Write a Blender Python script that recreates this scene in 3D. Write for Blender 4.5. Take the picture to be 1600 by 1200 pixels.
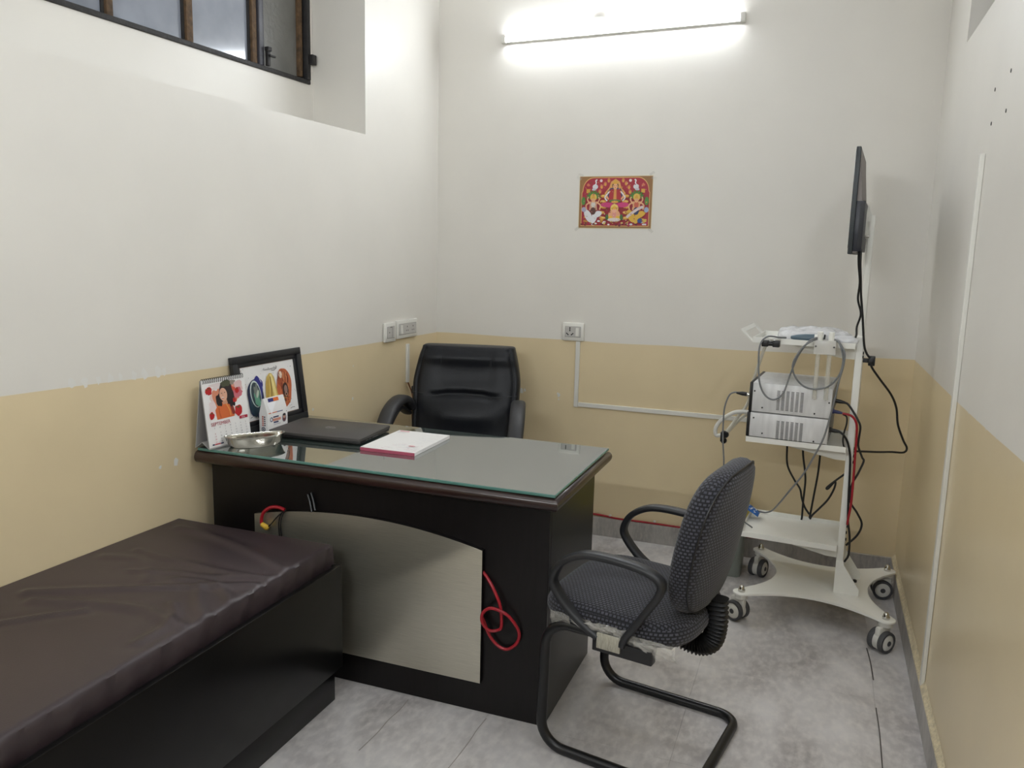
import bpy, bmesh, math, random
from mathutils import Vector, Matrix, noise as mnoise

random.seed(7)
for o in list(bpy.data.objects):
    bpy.data.objects.remove(o)
S = bpy.context.scene
COL = S.collection
PI = math.pi

# ------------------------------------------------------------------ camera
CAM = Vector((1.94436, -3.99142, 1.45961))
YAW, PITCH, ROLL, FPX = 0.359028, -0.162761, 0.024288, 1270.0
_cy, _sy, _cp, _sp = math.cos(YAW), math.sin(YAW), math.cos(PITCH), math.sin(PITCH)
_F = Vector((-_sy * _cp, _cy * _cp, _sp))
_R = Vector((_cy, _sy, 0))
_U = _R.cross(_F)
_R2 = _R * math.cos(ROLL) + _U * math.sin(ROLL)
_U2 = _U * math.cos(ROLL) - _R * math.sin(ROLL)
cam_data = bpy.data.cameras.new('camera')
cam = bpy.data.objects.new('camera', cam_data)
COL.objects.link(cam)
m = Matrix((_R2, _U2, -_F)).transposed().to_4x4()
m.translation = CAM
cam.matrix_world = m
cam_data.sensor_fit = 'HORIZONTAL'
cam_data.sensor_width = 36.0
cam_data.lens = FPX / 1600.0 * 36.0
cam_data.clip_start = 0.05
S.camera = cam

# ------------------------------------------------------------------ world, exposure
w = bpy.data.worlds.new('world')
S.world = w
w.use_nodes = True
w.node_tree.nodes['Background'].inputs[0].default_value = (0.45, 0.52, 0.62, 1)
w.node_tree.nodes['Background'].inputs[1].default_value = 0.35
S.view_settings.view_transform = 'Standard'
S.view_settings.look = 'None'
S.view_settings.exposure = 0.05
S.view_settings.gamma = 1.0
S.view_settings.use_curve_mapping = False
TUBE_POWER = 128.0      # emission strength of the batten on the back wall
TUBE2_POWER = 130.0      # emission strength of the batten on the right wall
FILL_TUBE_POWER = 215.0     # emission strength of the added, unseen fill batten behind the camera

# ------------------------------------------------------------------ room numbers
W = 2.358            # right wall
YB = -4.75           # wall behind the camera
H = 3.05             # ceiling
KL = math.hypot(1, 0.03)


def LW(t, d, z):
    """left wall frame: t along the wall from the back corner, d into the room"""
    return Vector((-0.03 * t / KL + d / KL, -t / KL - 0.03 * d / KL, z))


def srgb(r, g, b):
    f = lambda c: c / 12.92 if c <= 0.04045 else ((c + 0.055) / 1.055) ** 2.4
    return (f(r / 255), f(g / 255), f(b / 255))


# ------------------------------------------------------------------ materials
MATS = {}


def mat(name, col, rough=0.5, metal=0.0, var=0.0, vscale=8.0, bump=0.0, bscale=60.0, ior=1.5, spec=None,
        coat=0.0, trans=0.0, alpha=1.0, emit=None, estr=0.0, col2=None, stretch=None, sheen=0.0, detail=4.0):
    if name in MATS:
        return MATS[name]
    m = bpy.data.materials.new(name)
    m.use_nodes = True
    nt = m.node_tree
    p = nt.nodes['Principled BSDF']
    p.inputs['Base Color'].default_value = (*col, 1)
    p.inputs['Roughness'].default_value = rough
    p.inputs['Metallic'].default_value = metal
    p.inputs['IOR'].default_value = ior
    if spec is not None:
        p.inputs['Specular IOR Level'].default_value = spec
    p.inputs['Coat Weight'].default_value = coat
    p.inputs['Transmission Weight'].default_value = trans
    p.inputs['Alpha'].default_value = alpha
    if sheen:
        p.inputs['Sheen Weight'].default_value = sheen
    if emit:
        p.inputs['Emission Color'].default_value = (*emit, 1)
        p.inputs['Emission Strength'].default_value = estr
    tc = nt.nodes.new('ShaderNodeTexCoord')
    src = tc.outputs['Object']
    if stretch:
        mp = nt.nodes.new('ShaderNodeMapping')
        mp.inputs['Scale'].default_value = stretch
        nt.links.new(src, mp.inputs['Vector'])
        src = mp.outputs['Vector']
    if var or col2:
        n = nt.nodes.new('ShaderNodeTexNoise')
        n.inputs['Scale'].default_value = vscale
        n.inputs['Detail'].default_value = detail
        nt.links.new(src, n.inputs['Vector'])
        r = nt.nodes.new('ShaderNodeValToRGB')
        a = r.color_ramp.elements
        a[0].position, a[1].position = 0.3, 0.7
        if col2:
            a[0].color = (*col, 1)
            a[1].color = (*col2, 1)
        else:
            a[0].color = (*[c * (1 - var) for c in col], 1)
            a[1].color = (*[min(1, c * (1 + var)) for c in col], 1)
        nt.links.new(n.outputs['Fac'], r.inputs['Fac'])
        nt.links.new(r.outputs['Color'], p.inputs['Base Color'])
    if bump:
        n2 = nt.nodes.new('ShaderNodeTexNoise')
        n2.inputs['Scale'].default_value = bscale
        n2.inputs['Detail'].default_value = 5
        nt.links.new(src, n2.inputs['Vector'])
        b = nt.nodes.new('ShaderNodeBump')
        b.inputs['Strength'].default_value = bump
        b.inputs['Distance'].default_value = 0.01
        nt.links.new(n2.outputs['Fac'], b.inputs['Height'])
        nt.links.new(b.outputs['Normal'], p.inputs['Normal'])
    MATS[name] = m
    return m


def print_mat():
    m = bpy.data.materials.new('printed_ink')
    m.use_nodes = True
    nt = m.node_tree
    p = nt.nodes['Principled BSDF']
    a = nt.nodes.new('ShaderNodeAttribute')
    a.attribute_name = 'ink'
    nt.links.new(a.outputs['Color'], p.inputs['Base Color'])
    p.inputs['Roughness'].default_value = 0.45
    return m


def fabric_mat():
    m = bpy.data.materials.new('dotted_fabric')
    m.use_nodes = True
    nt = m.node_tree
    p = nt.nodes['Principled BSDF']
    uv = nt.nodes.new('ShaderNodeUVMap')
    uv.uv_map = 'weave'
    br = nt.nodes.new('ShaderNodeTexBrick')
    br.inputs['Color1'].default_value = (*srgb(80, 80, 90), 1)
    br.inputs['Color2'].default_value = (*srgb(66, 67, 77), 1)
    br.inputs['Mortar'].default_value = (*srgb(25, 25, 30), 1)
    br.inputs['Scale'].default_value = 1.0
    br.inputs['Mortar Size'].default_value = 0.0031
    br.inputs['Mortar Smooth'].default_value = 0.6
    br.inputs['Brick Width'].default_value = 0.0120
    br.inputs['Row Height'].default_value = 0.0095
    nt.links.new(uv.outputs['UV'], br.inputs['Vector'])
    nt.links.new(br.outputs['Color'], p.inputs['Base Color'])
    b = nt.nodes.new('ShaderNodeBump')
    b.inputs['Strength'].default_value = 0.4
    b.inputs['Distance'].default_value = 0.002
    inv = nt.nodes.new('ShaderNodeMath')
    inv.operation = 'SUBTRACT'
    inv.inputs[0].default_value = 1.0
    nt.links.new(br.outputs['Fac'], inv.inputs[1])
    nt.links.new(inv.outputs[0], b.inputs['Height'])
    nt.links.new(b.outputs['Normal'], p.inputs['Normal'])
    p.inputs['Roughness'].default_value = 0.9
    p.inputs['Sheen Weight'].default_value = 0.15
    return m


def stone_mat(name, c1, c2, c3, scale=3.0, rough=0.35, stretch=(1, 1, 1)):
    m = bpy.data.materials.new(name)
    m.use_nodes = True
    nt = m.node_tree
    p = nt.nodes['Principled BSDF']
    g = nt.nodes.new('ShaderNodeNewGeometry')
    mp = nt.nodes.new('ShaderNodeMapping')
    mp.inputs['Scale'].default_value = stretch
    nt.links.new(g.outputs['Position'], mp.inputs['Vector'])
    n1 = nt.nodes.new('ShaderNodeTexNoise')
    n1.inputs['Scale'].default_value = scale
    n1.inputs['Detail'].default_value = 8
    n1.inputs['Distortion'].default_value = 0.6
    nt.links.new(mp.outputs[0], n1.inputs['Vector'])
    r1 = nt.nodes.new('ShaderNodeValToRGB')
    e = r1.color_ramp.elements
    e[0].position, e[1].position = 0.3, 0.68
    e[0].color, e[1].color = (*c1, 1), (*c2, 1)
    nt.links.new(n1.outputs['Fac'], r1.inputs['Fac'])
    n2 = nt.nodes.new('ShaderNodeTexNoise')
    n2.inputs['Scale'].default_value = scale * 9
    n2.inputs['Detail'].default_value = 6
    nt.links.new(mp.outputs[0], n2.inputs['Vector'])
    r2 = nt.nodes.new('ShaderNodeValToRGB')
    e = r2.color_ramp.elements
    e[0].position, e[1].position = 0.42, 0.75
    e[0].color, e[1].color = (0, 0, 0, 1), (1, 1, 1, 1)
    nt.links.new(n2.outputs['Fac'], r2.inputs['Fac'])
    mx = nt.nodes.new('ShaderNodeMixRGB')
    mx.inputs['Color2'].default_value = (*c3, 1)
    ml = nt.nodes.new('ShaderNodeMath')
    ml.operation = 'MULTIPLY'
    ml.inputs[1].default_value = 0.6
    nt.links.new(r2.outputs['Color'], ml.inputs[0])
    nt.links.new(ml.outputs[0], mx.inputs['Fac'])
    nt.links.new(r1.outputs['Color'], mx.inputs['Color1'])
    nt.links.new(mx.outputs['Color'], p.inputs['Base Color'])
    p.inputs['Roughness'].default_value = rough
    return m


WHITE_PAINT = mat('white_wall_paint', (0.80, 0.77, 0.71), 0.42, var=0.025, vscale=2.5, bump=0.12, bscale=7)
BEIGE_PAINT = mat('beige_wall_paint', (0.79, 0.655, 0.42), 0.28, var=0.03, vscale=3, bump=0.10, bscale=7)
CEIL = mat('ceiling_paint', (0.78, 0.77, 0.75), 0.7)
FLOOR = stone_mat('grey_stone_floor', srgb(162, 157, 156), srgb(214, 211, 211), srgb(230, 226, 222), 3.2, 0.33, (1.4, .8, 1))
SKIRT = stone_mat('grey_stone_skirting', srgb(140, 137, 134), srgb(184, 180, 175), srgb(196, 190, 184), 6, 0.4, (2, 2, .6))
PLASTER = mat('cream_plaster_edge', srgb(214, 200, 168), 0.8, var=0.15, vscale=60, bump=0.5, bscale=120)
PVC = mat('white_pvc', srgb(228, 226, 218), 0.35, var=0.02)
PVC2 = mat('pvc_recess', srgb(196, 193, 188), 0.4, var=0.02)
HOLE = mat('dark_hole', (0.012, 0.012, 0.012), 0.7)
DARKWOOD = mat('mahogany_edge', srgb(42, 24, 20), 0.28, var=0.35, vscale=6, stretch=(1, 12, 12), coat=0.3)
BLACKWOOD = mat('wenge_laminate', srgb(20, 17, 17), 0.30, spec=0.3, var=0.2, vscale=8, stretch=(10, 10, 1))
BEDWOOD = mat('black_gloss_laminate', srgb(14, 13, 13), 0.3, spec=0.22, var=0.15, vscale=5)
GLASS_TOP = mat('desk_glass', (0.05, 0.07, 0.062), 0.025, ior=5.5, coat=0.6)
GLASS_EDGE = mat('desk_glass_edge', srgb(86, 128, 120), 0.1, ior=1.6)
STEELP = mat('brushed_steel_sheet', srgb(196, 192, 178), 0.32, 0.85, var=0.08, vscale=14, stretch=(1, 1, 40), bump=0.04, bscale=30)
MAROON = mat('maroon_leatherette', srgb(57, 47, 50), 0.4, var=0.08, vscale=4, bump=0.05, bscale=300)
LEATHER = mat('black_leatherette', srgb(22, 24, 29), 0.42, spec=0.32, var=0.06, vscale=5, bump=0.10, bscale=260)
LEATHER_SEAM = mat('black_seam_thread', srgb(44, 46, 51), 0.5)
ARMPAD = mat('black_arm_padding', srgb(48, 48, 50), 0.5, bump=0.1, bscale=200)
BLACKPL = mat('black_plastic', srgb(24, 24, 26), 0.4, var=0.05)
BLACKPL2 = mat('charcoal_arm_plastic', srgb(36, 37, 40), 0.42, var=0.05)
BLACKMET = mat('black_powder_coat', srgb(20, 20, 22), 0.35, var=0.05)
CABLEBLK = mat('black_cable_rubber', srgb(24, 24, 25), 0.45)
CABLEGREY = mat('grey_cable_rubber', srgb(122, 124, 126), 0.4)
CABLEWHITE = mat('white_cable_sleeve', srgb(222, 220, 212), 0.3)
CABLERED = mat('red_cable', srgb(158, 24, 38), 0.4)
BROWNWIRE = mat('brown_wire', srgb(120, 72, 40), 0.5)
CARTW = mat('white_powder_coat', srgb(242, 241, 234), 0.35, var=0.015)
CHROME = mat('chrome', srgb(200, 198, 192), 0.14, 1.0)
STEEL = mat('polished_steel', srgb(190, 186, 176), 0.13, 1.0)
ALU = mat('brushed_aluminium_case', srgb(224, 224, 224), 0.4, 0.08, var=0.10, vscale=7, stretch=(6, 6, 1))
TYRE = mat('grey_rubber_tyre', srgb(74, 74, 76), 0.6)
HUBW = mat('white_hub_plastic', srgb(218, 216, 208), 0.4)
NAVY = mat('navy_black_plastic', srgb(28, 31, 42), 0.4)
MONBACK = mat('monitor_back_plastic', srgb(128, 121, 118), 0.55)
MONSIDE = mat('monitor_edge_plastic', srgb(46, 52, 55), 0.45)
SCREEN = mat('switched_off_screen', srgb(12, 13, 15), 0.12)
FABRIC = fabric_mat()
INK = print_mat()
PAPER = mat('white_paper', srgb(238, 236, 234), 0.6)
PAPERGREY = mat('grey_card', srgb(170, 168, 166), 0.7)
PADBIND = mat('pink_gum_binding', srgb(170, 78, 100), 0.6)
TAPE = mat('clear_tape', srgb(240, 238, 230), 0.1, alpha=0.22, spec=0.9)
PLASTIC = mat('clear_plastic_wrap', srgb(225, 222, 214), 0.12, alpha=0.34, spec=0.9)
BAG = mat('translucent_plastic_bag', srgb(240, 240, 242), 0.15, alpha=0.72, spec=0.8, var=0.06, vscale=30, bump=0.5, bscale=45)
ACRYL = mat('clear_acrylic', srgb(235, 232, 220), 0.08, alpha=0.28, spec=0.8)
FROST = mat('frosted_acrylic', srgb(236, 234, 228), 0.2, alpha=0.6)
GLASSPANE = mat('dusty_window_glass', srgb(150, 156, 168), 0.12, var=0.18, vscale=5, trans=0.1, spec=0.8, bump=0.04, bscale=4)
GLASSPANE2 = mat('dusty_grey_window_glass', srgb(118, 117, 112), 0.35, var=0.15, vscale=7, trans=0.15, bump=0.2, bscale=60)
WINBLACK = mat('black_window_metal', srgb(36, 34, 34), 0.6, var=0.3, vscale=30, bump=0.3, bscale=80)
WINWOOD = mat('worn_brown_glazing_bead', srgb(92, 70, 46), 0.7, var=0.45, vscale=40, bump=0.4, bscale=80)
GREYREC = mat('grey_vent_back', srgb(140, 142, 146), 0.6, var=0.05)
BINGREY = mat('grey_green_bin_plastic', srgb(128, 134, 128), 0.45)
YELLOW = mat('yellow_liner', srgb(214, 200, 40), 0.4)
BLUETAG = mat('blue_pouch_plastic', srgb(42, 98, 170), 0.35, var=0.15, vscale=40)
YELLOWPL = mat('yellow_plug', srgb(216, 176, 60), 0.45)
BLUEPL = mat('blue_plug', srgb(40, 46, 92), 0.4)
LAPTOP = mat('laptop_grey_black', srgb(66, 63, 61), 0.5, bump=0.03, bscale=400)
LAPDARK = mat('laptop_black_side', srgb(20, 20, 22), 0.4)
SILVER = mat('silver_print', srgb(170, 170, 170), 0.35, 0.6)
FRAMEBLK = mat('black_picture_frame', srgb(28, 29, 32), 0.4)
FRAMEGOLD = mat('brown_frame_slip', srgb(150, 92, 50), 0.5)
BUMP_GREY = mat('dark_scuff', srgb(70, 66, 62), 0.6)
VEIN = mat('faint_floor_vein', srgb(150, 144, 138), 0.4)
CHIP = mat('bare_plaster_chip', srgb(232, 230, 224), 0.7)


# ------------------------------------------------------------------ mesh helpers
def obj(name, bm, material=None, parent=None, loc=None, rot=None, smooth=40, struct=False):
    if isinstance(bm, bmesh.types.BMesh):
        me = bpy.data.meshes.new(name)
        bmesh.ops.recalc_face_normals(bm, faces=bm.faces)
        bm.to_mesh(me)
        bm.free()
    else:
        me = bm
    if material:
        me.materials.clear()
        for mm in (material if isinstance(material, (list, tuple)) else [material]):
            me.materials.append(mm)
    if smooth:
        for p in me.polygons:
            p.use_smooth = True
        me.set_sharp_from_angle(angle=math.radians(smooth))
    o = bpy.data.objects.new(name, me)
    COL.objects.link(o)
    if parent:
        o.parent = parent
    if loc is not None:
        o.location = loc
    if rot is not None:
        o.rotation_euler = rot
    if struct:
        o['kind'] = 'structure'
    return o


def tag(o, label, cat, group=None):
    o['label'] = label
    o['category'] = cat
    if group:
        o['group'] = group
    return o


def thing(name, label, cat, loc=(0, 0, 0), rotz=0.0, group=None):
    o = bpy.data.objects.new(name, None)
    o.empty_display_size = 0.05
    COL.objects.link(o)
    o.location = loc
    o.rotation_euler = (0, 0, rotz)
    return tag(o, label, cat, group)


def NB():
    return bmesh.new()


def box(bm, x0, x1, y0, y1, z0, z1, bev=0.0, seg=2, M=None):
    vs = [bm.verts.new(v) for v in ((x0, y0, z0), (x1, y0, z0), (x1, y1, z0), (x0, y1, z0),
                                    (x0, y0, z1), (x1, y0, z1), (x1, y1, z1), (x0, y1, z1))]
    fs = [bm.faces.new([vs[i] for i in f]) for f in
          ((3, 2, 1, 0), (4, 5, 6, 7), (0, 1, 5, 4), (1, 2, 6, 5), (2, 3, 7, 6), (3, 0, 4, 7))]
    if bev:
        es = list({e for f in fs for e in f.edges})
        r = bmesh.ops.bevel(bm, geom=es, offset=bev, segments=seg, affect='EDGES', profile=0.5)
        vs = list({v for f in r['faces'] for v in f.verts} | {v for v in vs if v.is_valid})
    if M is not None:
        for v in vs:
            v.co = M @ v.co
    return vs


def bx(x0, x1, y0, y1, z0, z1, bev=0.0, seg=2):
    bm = NB()
    box(bm, x0, x1, y0, y1, z0, z1, bev, seg)
    return bm


def wallbox(t0, t1, d0, d1, z0, z1, bev=0.0):
    """box in the left-wall frame"""
    bm = NB()
    M = Matrix.Identity(4)
    box(bm, t0, t1, d0, d1, z0, z1, bev)
    for v in bm.verts:
        v.co = LW(v.co.x, v.co.y, v.co.z)
    return bm


def prism(bm, poly, lo, hi, axis='z', bev=0.0):
    """extrude a 2-D polygon; axis z: (x,y), y: (x,z), x: (y,z)"""
    def P(a, b, h):
        return {'z': (a, b, h), 'y': (a, h, b), 'x': (h, a, b)}[axis]
    n = len(poly)
    a = [bm.verts.new(P(p[0], p[1], lo)) for p in poly]
    b = [bm.verts.new(P(p[0], p[1], hi)) for p in poly]
    fs = [bm.faces.new(a[::-1]), bm.faces.new(b)]
    for i in range(n):
        fs.append(bm.faces.new((a[i], a[(i + 1) % n], b[(i + 1) % n], b[i])))
    if bev:
        es = [e for e in list(fs[0].edges) + list(fs[1].edges)]
        bmesh.ops.bevel(bm, geom=es, offset=bev, segments=2, affect='EDGES', profile=0.5)
    return bm


def smooth_path(pts, n=8, closed=False):
    P = [Vector(p) for p in pts]
    out = []
    N = len(P)
    rng = N if closed else N - 1
    for i in range(rng):
        p0 = P[(i - 1) % N] if closed or i > 0 else P[0] * 2 - P[1]
        p1, p2 = P[i], P[(i + 1) % N]
        p3 = P[(i + 2) % N] if closed or i + 2 < N else P[-1] * 2 - P[-2]
        for k in range(n):
            t = k / n
            out.append(0.5 * ((2 * p1) + (p2 - p0) * t + (2 * p0 - 5 * p1 + 4 * p2 - p3) * t * t +
                              (3 * p1 - p0 - 3 * p2 + p3) * t ** 3))
    if not closed:
        out.append(P[-1].copy())
    return out


def sweep(bm, path, rx, ry=None, seg=10, closed=False, up=None, power=1.0, radf=None, roundcap=False):
    """sweep an elliptical / rounded-rectangle section along a path; up keeps the section upright"""
    ry = ry or rx
    n = len(path)
    tang = []
    for i in range(n):
        a = path[(i - 1) % n] if closed or i > 0 else path[i]
        b = path[(i + 1) % n] if closed or i < n - 1 else path[i]
        t = (b - a)
        tang.append(t.normalized() if t.length > 1e-9 else Vector((0, 0, 1)))
    rings = []
    nrm = None
    for i in range(n):
        t = tang[i]
        if up is not None:
            u = Vector(up)
            nrm = (u - t * u.dot(t)).normalized()
        elif nrm is None:
            u = Vector((0, 0, 1)) if abs(t.z) < 0.9 else Vector((1, 0, 0))
            nrm = (u - t * u.dot(t)).normalized()
        else:
            nrm = (nrm - t * nrm.dot(t))
            nrm = nrm.normalized() if nrm.length > 1e-6 else t.orthogonal().normalized()
        bn = t.cross(nrm)
        k = radf(i / max(1, n - 1)) if radf else 1.0
        ring = []
        for j in range(seg):
            a = 2 * PI * j / seg
            c, s = math.cos(a), math.sin(a)
            c = math.copysign(abs(c) ** power, c)
            s = math.copysign(abs(s) ** power, s)
            ring.append(bm.verts.new(path[i] + nrm * (c * rx * k) + bn * (s * ry * k)))
        rings.append(ring)
    for i in range(n if closed else n - 1):
        r0, r1 = rings[i], rings[(i + 1) % n]
        for j in range(seg):
            bm.faces.new((r0[j], r0[(j + 1) % seg], r1[(j + 1) % seg], r1[j]))
    if not closed:
        bm.faces.new(rings[0][::-1])
        bm.faces.new(rings[-1])
    return bm


def cyl(bm, p0, p1, r, r2=None, seg=16):
    p0, p1 = Vector(p0), Vector(p1)
    r2 = r if r2 is None else r2
    t = (p1 - p0).normalized()
    u = t.orthogonal().normalized()
    v = t.cross(u)
    A = [bm.verts.new(p0 + (u * math.cos(2 * PI * k / seg) + v * math.sin(2 * PI * k / seg)) * r) for k in range(seg)]
    Bv = [bm.verts.new(p1 + (u * math.cos(2 * PI * k / seg) + v * math.sin(2 * PI * k / seg)) * r2) for k in range(seg)]
    for k in range(seg):
        bm.faces.new((A[k], A[(k + 1) % seg], Bv[(k + 1) % seg], Bv[k]))
    bm.faces.new(A[::-1])
    bm.faces.new(Bv)
    return bm


def lathe(bm, prof, axis=(0, 0, 1), origin=(0, 0, 0), seg=24):
    """revolve (radius, height) pairs about an axis"""
    ax = Vector(axis).normalized()
    u = ax.orthogonal().normalized()
    v = ax.cross(u)
    o = Vector(origin)
    rings = []
    for r, h in prof:
        if r < 1e-6:
            rings.append([bm.verts.new(o + ax * h)])
        else:
            rings.append([bm.verts.new(o + ax * h + (u * math.cos(2 * PI * k / seg) + v * math.sin(2 * PI * k / seg)) * r)
                          for k in range(seg)])
    for a, b in zip(rings[:-1], rings[1:]):
        for k in range(seg):
            k2 = (k + 1) % seg
            if len(a) == 1 and len(b) == 1:
                continue
            if len(a) == 1:
                bm.faces.new((a[0], b[k2], b[k]))
            elif len(b) == 1:
                bm.faces.new((a[k], a[k2], b[0]))
            else:
                bm.faces.new((a[k], a[k2], b[k2], b[k]))
    return bm


def pillow(bm, hx, hy, h, r, n=4.0, dome=0.0, seg=56, rows=7, tops=10, under=0.0):
    """cushion: superellipse plan, rounded rim of radius r, height h, domed top (and underside)"""
    def plan(k, a):
        c, s = math.cos(a), math.sin(a)
        return (math.copysign(abs(c) ** (2 / n), c) * hx * k[0], math.copysign(abs(s) ** (2 / n), s) * hy * k[1])
    rings = []
    levels = []
    for i in range(tops, 0, -1):
        f = i / tops
        levels.append((1 - f, -1))
    for i in range(rows + 1):
        levels.append((None, i / rows))
    for i in range(1, tops + 1):
        levels.append((i / tops, 1))
    for f, q in levels:
        ring = []
        if f is None:
            a = -PI / 2 + PI * q
            ins = r * (1 - math.cos(a))
            z = h / 2 + (h / 2) * math.sin(a)
            k = (1 - ins / hx, 1 - ins / hy)
        else:
            g = f if q == -1 else 1 - f
            k = (max(1e-3, (1 - r / hx) * g), max(1e-3, (1 - r / hy) * g))
            z = 0 - under * (1 - g * g) if q == -1 else h + dome * (1 - g * g)
        for j in range(seg):
            x, y = plan(k, 2 * PI * j / seg)
            ring.append(bm.verts.new((x, y, z)))
        rings.append(ring)
    for a, b in zip(rings[:-1], rings[1:]):
        for j in range(seg):
            bm.faces.new((a[j], a[(j + 1) % seg], b[(j + 1) % seg], b[j]))
    bm.faces.new(rings[0][::-1])
    bm.faces.new(rings[-1])
    return bm


def xf(bm, M):
    for v in bm.verts:
        v.co = M @ v.co
    return bm


def uv_box(me, name='weave'):
    uv = me.uv_layers.new(name=name)
    for p in me.polygons:
        n = p.normal
        a = max(range(3), key=lambda i: abs(n[i]))
        for li in p.loop_indices:
            c = me.vertices[me.loops[li].vertex_index].co
            uv.data[li].uv = ((c.y, c.z), (c.x, c.z), (c.x, c.y))[a]


_tcache = {}


def text_mesh(s, size):
    key = (s, size)
    if key in _tcache:
        return _tcache[key]
    cu = bpy.data.curves.new('lettering', 'FONT')
    cu.body = s
    cu.size = size
    cu.align_x = 'CENTER'
    cu.resolution_u = 2
    o = bpy.data.objects.new('lettering', cu)
    COL.objects.link(o)
    dg = bpy.context.evaluated_depsgraph_get()
    me = o.evaluated_get(dg).to_mesh()
    r = ([tuple(v.co[:2]) for v in me.vertices], [tuple(p.vertices) for p in me.polygons])
    o.evaluated_get(dg).to_mesh_clear()
    bpy.data.objects.remove(o)
    bpy.data.curves.remove(cu)
    _tcache[key] = r
    return r


class Print:
    """flat coloured shapes printed on a sheet, drawn in x (right) / z (up), facing -y"""

    def __init__(self):
        self.v, self.f, self.c = [], [], []
        self.k = 0

    def poly(self, pts, col, layer=None):
        self.k += 1
        y = -0.00004 * self.k - 0.0002
        b = len(self.v)
        self.v += [(p[0], y, p[1]) for p in pts]
        self.f.append(tuple(range(b, b + len(pts))))
        self.c.append(srgb(*col))

    def rect(self, x0, x1, z0, z1, col):
        self.poly([(x0, z0), (x1, z0), (x1, z1), (x0, z1)], col)

    def ell(self, cx, cz, rx, rz, col, rot=0, n=20, a0=0, a1=2 * PI):
        c, s = math.cos(rot), math.sin(rot)
        pts = []
        for i in range(n):
            a = a0 + (a1 - a0) * i / (n if a1 - a0 > 6.2 else n - 1)
            x, z = rx * math.cos(a), rz * math.sin(a)
            pts.append((cx + x * c - z * s, cz + x * s + z * c))
        self.poly(pts, col)

    def blob(self, cx, cz, rx, rz, col, seed=0, amp=0.15, n=28):
        rr = random.Random(seed)
        ph = [rr.random() * 6.28 for _ in range(5)]
        pts = []
        for i in range(n):
            a = 2 * PI * i / n
            k = 1 + amp * sum(math.sin((j + 2) * a + ph[j]) for j in range(5)) / 2.5
            pts.append((cx + rx * k * math.cos(a), cz + rz * k * math.sin(a)))
        self.poly(pts, col)

    def stroke(self, pts, wd, col):
        pts = smooth_path([(p[0], 0, p[1]) for p in pts], 5) if len(pts) > 2 else [Vector((p[0], 0, p[1])) for p in pts]
        self.k += 1
        y = -0.00004 * self.k - 0.0002
        L, Rr = [], []
        for i, p in enumerate(pts):
            a, b = pts[max(0, i - 1)], pts[min(len(pts) - 1, i + 1)]
            t = (b - a).normalized()
            nn = Vector((-t.z, 0, t.x)) * wd / 2
            L.append(p + nn)
            Rr.append(p - nn)
        b = len(self.v)
        for l, r in zip(L, Rr):
            self.v += [(l.x, y, l.z), (r.x, y, r.z)]
        for i in range(len(L) - 1):
            self.f.append((b + 2 * i, b + 2 * i + 1, b + 2 * i + 3, b + 2 * i + 2))
            self.c.append(srgb(*col))

    def text(self, s, cx, cz, size, col, rot=0):
        vs, fs = text_mesh(s, size)
        self.k += 1
        y = -0.00004 * self.k - 0.0002
        b = len(self.v)
        c, sn = math.cos(rot), math.sin(rot)
        self.v += [(cx + x * c - z * sn, y, cz + x * sn + z * c) for x, z in vs]
        for f in fs:
            self.f.append(tuple(b + i for i in f))
            self.c.append(srgb(*col))

    def build(self, name, parent, loc=(0, 0, 0), rot=(0, 0, 0)):
        me = bpy.data.meshes.new(name)
        me.from_pydata(self.v, [], self.f)
        at = me.color_attributes.new('ink', 'FLOAT_COLOR', 'CORNER')
        for p, c in zip(me.polygons, self.c):
            for li in p.loop_indices:
                at.data[li].color = (*c, 1)
        me.materials.append(INK)
        o = bpy.data.objects.new(name, me)
        COL.objects.link(o)
        o.parent = parent
        o.location = loc
        o.rotation_euler = rot
        return o


def copy_tree(o, parent=None):
    c = o.copy()
    COL.objects.link(c)
    c.parent = parent
    for ch in list(o.children):
        copy_tree(ch, c)
    return c


# ================================================================== THE ROOM
# floor bed and slabs
fl = obj('floor', bx(-0.35, W + 0.15, YB - 0.15, 0.15, -0.12, -0.012), mat('floor_joint', srgb(124, 120, 116), 0.7), struct=True)
xs = [-0.16, 0.48, 1.06, 1.64, 2.22, W]
ys = [YB, -4.19, -3.59, -2.99, -2.39, -1.79, -1.19, -0.59, 0.0]
G = 0.0002
for i in range(len(xs) - 1):
    for j in range(len(ys) - 1):
        obj('floor_slab', bx(xs[i] + G, xs[i + 1] - G, ys[j] + G, ys[j + 1] - G, -0.012, 0.0, 0.0003, 1), FLOOR, fl)
for nm, pts, wd, mm in (('floor_vein', [(.786, -1.80), (.789, -1.86), (.784, -1.93), (.787, -2.0), (.782, -2.1)], .004, VEIN),
                        ('floor_vein', [(1.063, -1.80), (1.06, -1.87), (1.063, -1.95), (1.058, -2.1)], .003, VEIN),
                        ('scuff_line', [(2.213, -.80), (2.221, -.92), (2.224, -1.05)], .005, BUMP_GREY),
                        ('scuff_line', [(2.222, -1.24), (2.224, -1.4), (2.22, -1.62)], .004, BUMP_GREY)):
    bm = NB()
    P = smooth_path([(a, b, 0.0003) for a, b in pts], 6)
    sweep(bm, P, 0.0003, wd / 2, 6, up=(0, 0, 1))
    obj(nm, bm, mm, fl)

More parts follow.
